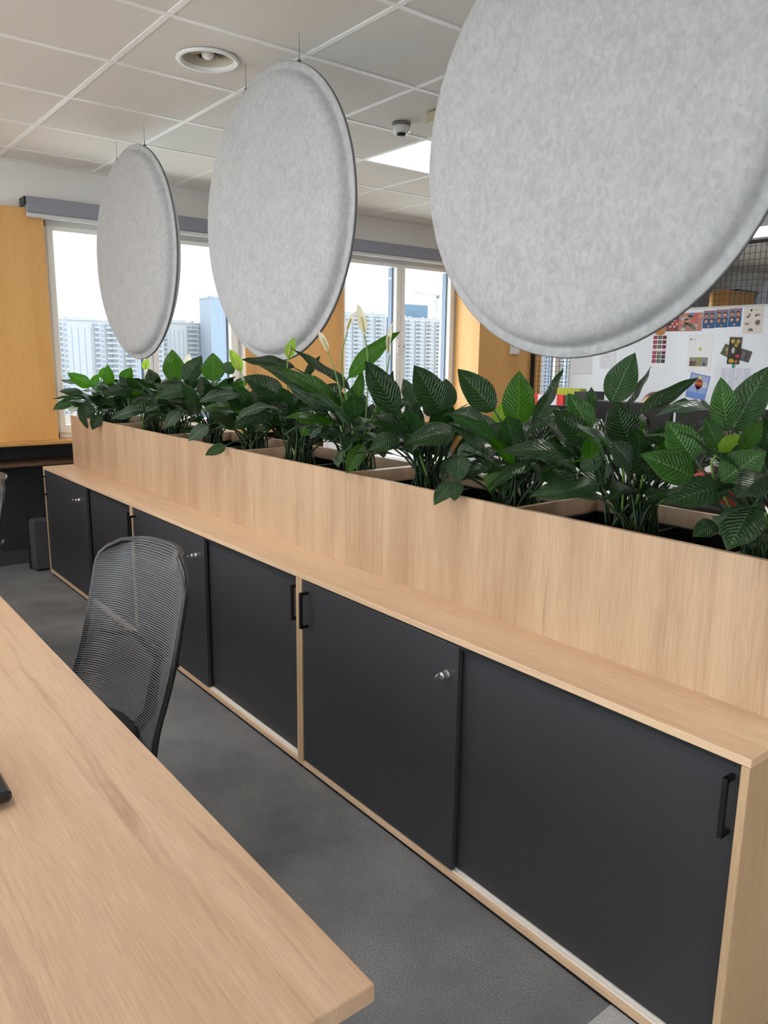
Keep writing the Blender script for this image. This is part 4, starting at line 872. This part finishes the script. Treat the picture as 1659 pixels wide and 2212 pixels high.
# ================================================================== FAR SIDE FURNITURE
def desk(label, x0, x1, y0, y1):
    t = thing('desk', label, 'desk', ((x0+x1)/2, (y0+y1)/2, 0)); w, d = (x1-x0)/2, (y1-y0)/2
    MB().box((-w, -d, .715), (w, d, .74), bev=.002).build('desktop', M['white_desk'], t)
    for sx in (-1, 1):
        for sy in (-1, 1): MB().box((sx*(w-.06)-.025, sy*(d-.06)-.025, 0), (sx*(w-.06)+.025, sy*(d-.06)+.025, .7145)).build('leg', M['alu'], t)
    MB().box((-w+.1, -.012, .35), (w-.1, .012, .7145)).build('modesty_panel', M['white_desk'], t)
    return t
desk('white desk behind the planters carrying black monitors', 2.0, 3.52, 2.2, 3.0)
desk('white desk at the right with the lit monitor', 3.55, 5.1, 2.2, 3.0)
desk('white desk by the windows carrying papers', .02, 1.45, 1.9, 2.7)
def monitor(label, x, y, rz, w=.53, lit=None, top=1.25):
    t = thing('monitor', label, 'monitor', (x, y, .74), rz); h = .32; zc = top-.74-h/2
    MB().box((-w/2, -.012, zc-h/2), (w/2, .022, zc+h/2), bev=.006).build('housing', M['chair_black'], t)
    MB().box((-w/2+.01, -.0135, zc-h/2+.014), (w/2-.01, -.0122, zc+h/2-.01)).build('screen', lit or plain('dark_panel_glass', srgb(20,22,26), .1), t)
    MB().box((-.12, .018, zc-.10), (.12, .045, zc+.08), bev=.012).build('back_hump', M['chair_black'], t)
    MB().box((-.03, .046, .012), (.03, .066, zc+.05), bev=.004).build('stand', M['alu'], t)
    MB().box((-.12, -.07, 0), (.12, .12, .0115), bev=.004).build('foot', M['chair_black'], t)
    return t
monitor('black monitor seen from behind, below the brown head', 2.72, 2.66, PI, .52)
monitor('black monitor seen from behind, right of the first one', 3.255, 2.68, PI, .52)
monitor('black monitor turned sideways behind the bright upright leaf', 2.22, 2.45, PI+.9, .50, None, 1.21)
monitor('lit monitor at the right picture edge before the dark haired person', 4.02, 2.62, 0, .56, emit('lit_screen', srgb(206,224,250), .3), 1.245)
t = thing('keyboard', 'white keyboard on the desk before the lit monitor', 'keyboard', (3.95, 2.36, .74))
MB().box((-.21, -.06, 0), (.21, .06, .014), bev=.004).build('case', M['white_gloss'], t)
k = MB()
for r in range(5):
    for c in range(15): k.box((-.20+.0268*c, -.052+.021*r, .014), (-.20+.0268*c+.023, -.052+.021*r+.018, .019))
k.build('keys', M['paper'], t, kind='stuff')
t = thing('sideboard', 'low white sideboard beneath the red and green gift boxes', 'sideboard', (1.15, 3.85, 0))
MB().box((-.85, -.22, .02), (.85, .22, .90)).build('body', M['white_desk'], t); MB().box((-.86, -.23, .9005), (.86, .23, .925), bev=.002).build('top', M['white_desk'], t)
for x in (-.85, -.28, .29):
    d = MB().box((x+.003, -.238, .03), (x+.557, -.2205, .895), bev=.002).build('door', M['white_desk'], t); MB().box((x+.27, -.25, .80), (x+.29, -.2385, .86)).build('handle', M['alu'], d)
zt = .9255
t = thing('red_gift_box', 'red box with a broad white front panel on the white sideboard', 'box', (1.215, 3.73, zt))
MB().box((-.165, -.05, 0), (.165, .05, .285), bev=.002).build('body', plain('red_card', srgb(232,50,48), .5), t)
MB().box((-.10, -.0515, .03), (.10, -.0502, .284)).build('front_label', M['paper_blue'], t)
m = MB(); 
for k in range(14): x, z = rp.uniform(-.09, .08), rp.uniform(.05, .26); m.box((x, -.0520, z), (x+.012, -.0516, z+.003))
m.build('print', col(150,156,170), t, kind='stuff')
t = thing('green_gift_box', 'green patterned box at the right of the red and white one', 'box', (1.425, 3.75, zt))
MB().box((-.042, -.05, 0), (.04, .05, .29), bev=.002).build('body', plain('green_card', srgb(30,130,76), .5), t)
m = MB()
for k in range(9):
    x, z = rp.uniform(-.03, .02), rp.uniform(.02, .25); m.box((x, -.0508, z), (x+.018, -.0502, z+.005), rot=Matrix.Rotation(rp.uniform(-1, 1), 3, 'Y'))
m.build('print', col(120,190,130), t, kind='stuff')
t = thing('lime_gift_box', 'yellow green box standing behind the red one', 'box', (1.28, 3.90, zt))
MB().box((-.15, -.04, 0), (.13, .04, .335), bev=.002).build('body', plain('lime_card', srgb(170,190,50), .5), t)
m = MB()
for k in range(7): m.box((-.14+.038*k, -.0412, .02), (-.125+.038*k, -.0402, .33))
m.build('print', col(206,206,70), t, kind='stuff')
t = thing('file_box', 'black file box right of the green gift box', 'box', (1.545, 3.80, zt))
MB().box((-.06, -.12, 0), (.06, .12, .32), bev=.003).build('body', M['chair_black'], t); MB().box((-.02, -.1215, .2), (.02, -.1202, .27)).build('label_holder', M['alu'], t)
# papers and boxes on the window desk
t = thing('binder', 'white ring binder standing open behind the flowering lily', 'binder', (.14, 2.20, .7405), .5)
for s in (-1, 1): MB().box((0, -.004, 0), (.24, .004, .31), rot=Matrix.Rotation(s*.55, 3, 'Z'), piv=(0, 0, 0)).build('cover', M['paper'], t)
MB().box((-.012, -.04, 0), (0, .04, .31)).build('spine', M['paper'], t)
t = thing('cardboard_box', 'small open tan cardboard box on the desk by the windows', 'box', (.52, 2.30, .7405), .3)
cb = plain('tan_cardboard', srgb(186,128,98), .8); b = MB(); b.box((-.14, -.11, 0), (.14, -.106, .2)); b.box((-.14, .106, 0), (.14, .11, .2)); b.box((-.14, -.11, 0), (-.136, .11, .2)); b.box((.136, -.11, 0), (.14, .11, .2)); b.box((-.14, -.11, 0), (.14, .11, .004)); b.build('body', cb, t)
MB().box((-.14, -.2, .196), (.14, -.108, .2), rot=Matrix.Rotation(.5, 3, 'X'), piv=(0, -.108, .198)).build('flap', cb, t)
t = thing('paper_stack', 'stack of white papers lying on the desk by the windows', 'papers', (1.0, 2.25, .7405), .2)
for k in range(6): MB().box((-.15+.004*k, -.105, .006*k), (.15+.004*k, .105, .006*k+.0055)).build('sheaf', M['paper'], t)

# ================================================================== PEOPLE (seated, mostly behind leaves)
def person(label, loc, rz, shirt, hair_c, skin_c, sc=1.0, long_hair=False):
    V = []; E_ = []; Rr = []
    def add(p, r, par=None):
        V.append(p); Rr.append(r); 
        if par is not None: E_.append((par, len(V)-1))
        return len(V)-1
    pel = add((0, .02, .56), (.135, .10)); sp = add((0, .05, .74), (.125, .09), pel); chst = add((0, .05, .92), (.145, .10), sp); nk0 = add((0, .03, 1.04), (.058, .055), chst); nk = add((0, .01, 1.11), (.05, .05), nk0)
    hands = []
    for s in (-1, 1):
        sh = add((s*.165, .04, .985), (.055, .055), chst); el = add((s*.225, -.06, .755), (.042, .042), sh); wr = add((s*.16, -.30, .775), (.027, .025), el); pa = add((s*.15, -.375, .775), (.034, .016), wr)
        for q, (dx, ln) in enumerate(((-.027, .075), (-.009, .085), (.009, .08), (.026, .06))):
            a = add((s*.15 + dx, -.41, .775), (.0095, .0095), pa); b = add((s*.15 + dx*1.15, -.41-ln*.5, .778), (.0085, .0085), a); add((s*.15 + dx*1.2, -.41-ln*.9, .764), (.0075, .0075), b)
        a = add((s*.15 - s*.04, -.36, .772), (.011, .011), wr); add((s*.15 - s*.056, -.395, .768), (.009, .009), a)
        hp = add((s*.095, .0, .545), (.095, .085), pel); kn = add((s*.11, -.42, .53), (.064, .06), hp); an = add((s*.11, -.40, .11), (.042, .042), kn); add((s*.115, -.52, .045), (.042, .034), an)
    me = bpy.data.meshes.new('body'); me.from_pydata(V, E_, []); o = bpy.data.objects.new('tmp', me); COL.objects.link(o)
    o.modifiers.new('s', 'SKIN'); 
    for i, r in enumerate(Rr): me.skin_vertices[0].data[i].radius = r
    me.skin_vertices[0].data[0].use_root = True
    sb = o.modifiers.new('u', 'SUBSURF'); sb.levels = 2; sb.render_levels = 2
    dg = bpy.context.evaluated_depsgraph_get(); ev = o.evaluated_get(dg); em = ev.to_mesh()
    b = MB(); b.v = [tuple(v.co) for v in em.vertices]
    for pl in em.polygons:
        c = pl.center
        if c.z > 1.055 or c.y < -.315 and c.z > .70 and abs(c.x) < .26 and c.z > .74: b.cur = 0
        elif c.z < .09: b.cur = 3
        elif (c.z < .64 and not (abs(c.x) > .2 and c.z > .7)): b.cur = 2
        else: b.cur = 1
        b.face(list(pl.vertices), True)
    ev.to_mesh_clear(); bpy.data.objects.remove(o)
    b.cur = 0; b.ball((0, -.005, 1.175), .1, 20, 14, (.76, .95, 1.14)); b.ball((0, -.06, 1.115), .05, 12, 8, (.8, .75, .7))
    b.tube([(0, -.092, 1.19), (0, -.112, 1.155), (0, -.095, 1.145)], [.009, .015, .010], 8)
    for s in (-1, 1): b.ball((s*.077, .01, 1.165), .024, 8, 6, (.4, .7, 1.2))
    t = thing('person', label, 'person', loc, rz); t.scale = (sc, sc, sc)
    mats = [plain('skin_tone', skin_c, .5), plain('shirt_cloth', shirt, .85), plain('trouser_cloth', srgb(44,48,62), .9), plain('shoe_leather', srgb(28,26,26), .5)]
    b.build('body', mats, t)
    f = MB()
    for s in (-1, 1): f.ball((s*.031, -.088, 1.18), .011, 8, 6, (1.2, .5, .7))
    f.ball((0, -.096, 1.118), .02, 8, 6, (1.2, .3, .25)); f.build('eyes_and_mouth', plain('dark_features', srgb(90,52,48), .5), t)
    h = MB(); h.ball((0, .018, 1.195), .108, 20, 14, (.80, .93, 1.02))
    h.v = [(x, y + (.035 if y < -.02 and z < 1.23 else 0), max(z, 1.13 if not long_hair else z)) for x, y, z in h.v]
    if long_hair: h.tube([(0, .06, 1.2), (0, .085, 1.10), (0, .10, .98)], [.085, .075, .045], 12)
    h.build('hair', plain('hair_strands', hair_c, .5, noise=.3, nscale=60), t)
    return t
person('person with brown hair seated behind the black monitor, only the top of the head showing', (2.40, 3.36, 0), 0, srgb(60,64,74), srgb(112,78,68), srgb(206,160,136), .985)
person('dark haired person in a red shirt seated before the lit monitor, hidden by leaves', (3.835, 1.78, 0), PI, srgb(140,46,38), srgb(76,46,40), srgb(206,160,136), 1.0, True)
def swivel(label, loc, rz):
    t = thing('swivel_chair', label, 'chair', loc, rz)
    MB().box((-.23, -.22, .40), (.23, .22, .455), bev=.02).build('seat', M['chair_black'], t)
    MB().box((-.21, .245, .52), (.21, .275, .93), bev=.012).build('backrest', M['chair_black'], t)
    MB().tube([(0, .1, .39), (0, .29, .40), (0, .30, .60)], .02, 8).build('back_support', M['chair_black'], t)
    MB().tube([(0, 0, .07), (0, 0, .39)], .024, 10).build('gas_lift', M['chair_black'], t)
    for k in range(5):
        a = 2*PI*k/5; l = MB().tube([(0, 0, .09), (.29*math.cos(a), .29*math.sin(a), .065)], [.024, .015], 8).build('base_leg', M['chair_black'], t)
        MB().lathe([(.0, -.014), (.027, -.014), (.027, .014), (0, .014)], (.29*math.cos(a), .29*math.sin(a), .027), 'x', 12).build('castor', M['chair_black'], l)
swivel('black swivel chair under the person behind the black monitor', (2.40, 3.38, 0), 0)
swivel('black swivel chair under the person before the lit monitor', (3.835, 1.76, 0), PI)

# ================================================================== OUTSIDE (seen from a high floor)
GZ = -38.0
HAZE_DIM = .23
def haze_dimmed(name, c): return plain(name, tuple(q*HAZE_DIM for q in srgb(*c)[:3]) + (1,), .9)  # pale hazy far colours, scaled down so the raised exposure does not bleach them
tag(MB().box((-900, -300, GZ-1), (-6, 1200, GZ)).build('city_ground', plain('pale_bounce_ground', srgb(226,226,220), .95, noise=.1, nscale=.02)), 'pale ground far below the windows', 'ground')  # ground lightened so more daylight bounces up to the ceiling
FAC, WINm, BALm = haze_dimmed('pale_facade', (246,248,252)), plain('hazy_window_glass', srgb(96,106,124), .5), haze_dimmed('pale_balcony_front', (236,240,246))
def block(label, x, y0, y1, ztop, depth=14, fac=FAC, bays=None, storey=2.9, win=WINm, strips=(), glassy=False):
    t = thing('apartment_block', label, 'building', (x, y0, GZ)); Hh = ztop-GZ; Lh = y1-y0
    MB().box((-depth, 0, 0), (0, Lh, Hh)).build('walls', fac, t)
    MB().box((-depth-.3, -.3, Hh), (.3, Lh+.3, Hh+.8)).build('parapet', fac, t)
    w = MB(); b = MB(); n = int((Hh-2)/storey); bw = 3.4; k = 0; y = 1.2
    while y + bw*.9 < Lh:
        skip = any(a-y0 < y+bw/2 < c-y0 for a, c in strips)
        if not skip:
            for f in range(n):
                z = Hh-1.2-storey*(f+1)
                if k % 3 == 2 and not glassy: w.box((.01, y+.7, z+.95), (.06, y+2.3, z+2.3))
                else:
                    w.box((.01, y+.3, z+.3), (.06, y+1.1, z+2.4)); w.box((.01, y+1.6, z+.95), (.06, y+2.9, z+2.4))
                    if not glassy: b.box((.02, y, z-.05), (1.2, y+3.3, z+.12)); b.box((1.1, y, z+.12), (1.2, y+3.3, z+1.05)); b.box((.05, y-.06, z), (1.2, y+.06, z+2.7))
        k += 1; y += bw
    for a, c in strips:
        d = (c-a)/6
        for q in range(4): w.box((.01, a-y0+d*(.8+1.35*q), 0), (.06, a-y0+d*(.8+1.35*q)+.5, Hh-4))
        MB().box((-6, a-y0, Hh), (.5, c-y0, Hh+2.0)).build('stair_tower', fac, t)
    w.build('windows', win, t, kind='stuff')
    if b.v: b.build('balconies', BALm, t, kind='stuff')
    m = MB()
    for q in range(5): yy = Lh*(.12+.19*q); m.box((-8, yy, Hh+.8), (-6, yy+1.6, Hh+2.2))
    m.build('roof_boxes', fac, t)
    return t
BL = haze_dimmed('blueish_facade', (206,220,240)); BLW = plain('blue_glass', srgb(86,108,142), .5); BX = haze_dimmed('blue_plant_room', (150,186,220))
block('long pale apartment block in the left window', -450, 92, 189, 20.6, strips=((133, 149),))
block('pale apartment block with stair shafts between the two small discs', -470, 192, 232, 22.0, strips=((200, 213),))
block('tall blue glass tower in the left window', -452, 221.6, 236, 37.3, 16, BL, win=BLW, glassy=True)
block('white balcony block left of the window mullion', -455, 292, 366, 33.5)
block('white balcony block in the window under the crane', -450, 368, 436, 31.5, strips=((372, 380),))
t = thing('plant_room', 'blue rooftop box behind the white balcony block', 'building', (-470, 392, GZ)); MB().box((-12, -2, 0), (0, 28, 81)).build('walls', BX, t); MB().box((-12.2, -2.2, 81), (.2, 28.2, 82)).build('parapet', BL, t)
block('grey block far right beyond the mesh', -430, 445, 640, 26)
t = thing('tower_crane', 'pale tower crane over the white block in the right window', 'crane', (-500, 456, GZ)); cm = haze_dimmed('pale_crane_steel', (186,198,212))
m = MB(); 
for a, b_ in ((-.9, -.9), (.9, -.9), (.9, .9), (-.9, .9)): m.box((a-.2, b_-.2, 0), (a+.2, b_+.2, 93))
z = 0
while z < 92: m.tube([(-.9, -.9, z), (-.9, .9, z+3)], .16, 4); m.tube([(.9, .9, z), (.9, -.9, z+3)], .16, 4); m.box((-.9, -.9, z), (.9, .9, z+.15)); z += 3
m.build('mast', cm, t)
j = MB()
for yy, zz in ((-.7, 93), (.7, 93), (0, 95)): j.box((-.12, -27, zz), (.3, 14, zz+.5)) if yy == 0 else j.box((yy-.12, -27, zz), (yy+.25, 14, zz+.45))
y = -27
while y < 13: j.tube([(-.7, y, 93), (0, y+1, 95)], .18, 4); j.tube([(.7, y, 93), (0, y+1, 95)], .18, 4); y += 2
j.build('jib', cm, t)
c = MB(); c.box((-1.2, 10, 90.5), (1.2, 14, 93)); c.box((-1, 1, 90.5), (1, 3, 93)); c.tube([(0, 0, 95), (0, 0, 101)], .4, 4); c.tube([(0, 0, 101), (0, -20, 95.2)], .2, 4); c.tube([(0, 0, 101), (0, 12, 95.2)], .2, 4); c.build('cab_and_counterweight', cm, t)
tm = plain('bare_tree_crown', srgb(88,88,72), .95, noise=.25, nscale=.6); tk = plain('tree_trunk', srgb(100,92,84), .9)
rt = random.Random(3); labs = ['first', 'second', 'third', 'fourth', 'fifth', 'sixth', 'seventh', 'eighth']
for i in range(8):
    x, y = -395+rt.uniform(-12, 12), 118+11.5*i+rt.uniform(-.5, .5)
    t = thing('tree', 'hazy bare tree before the long pale block, %s from the left' % labs[i], 'tree', (x, y, GZ), 0, 'hazy trees below the apartment blocks')
    MB().tube([(0, 0, 0), (0, 0, 9), (.4, .2, 16)], [.6, .45, .2], 6).build('trunk', tk, t)
    m = MB()
    for k in range(16): m.ball((rt.uniform(-3.5, 3.5), rt.uniform(-2.2, 2.2), rt.uniform(11, 18)), rt.uniform(1.8, 2.6), 9, 6, (1, 1, .9))
    m.v = [(a+rt.uniform(-.5, .5), b_+rt.uniform(-.5, .5), c_+rt.uniform(-.5, .5)) for a, b_, c_ in m.v]; m.build('crown', tm, t)
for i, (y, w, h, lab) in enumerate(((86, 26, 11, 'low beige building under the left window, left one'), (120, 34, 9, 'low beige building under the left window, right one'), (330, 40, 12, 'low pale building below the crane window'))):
    t = thing('low_building', lab, 'building', (-330, y, GZ)); MB().box((-16, 0, 0), (0, w, h)).build('walls', haze_dimmed('beige_wall', (222,208,190)), t); MB().prism([(-16.6, h), (.6, h), (-8, h+3.4)], -.5, w+.5).build('roof', haze_dimmed('pale_roof', (206,190,176)), t)
    m = MB()
    for k in range(int(w/4)): m.box((.01, 1.2+4*k, h-4), (.06, 3.2+4*k, h-2))
    m.build('windows', WINm, t, kind='stuff')
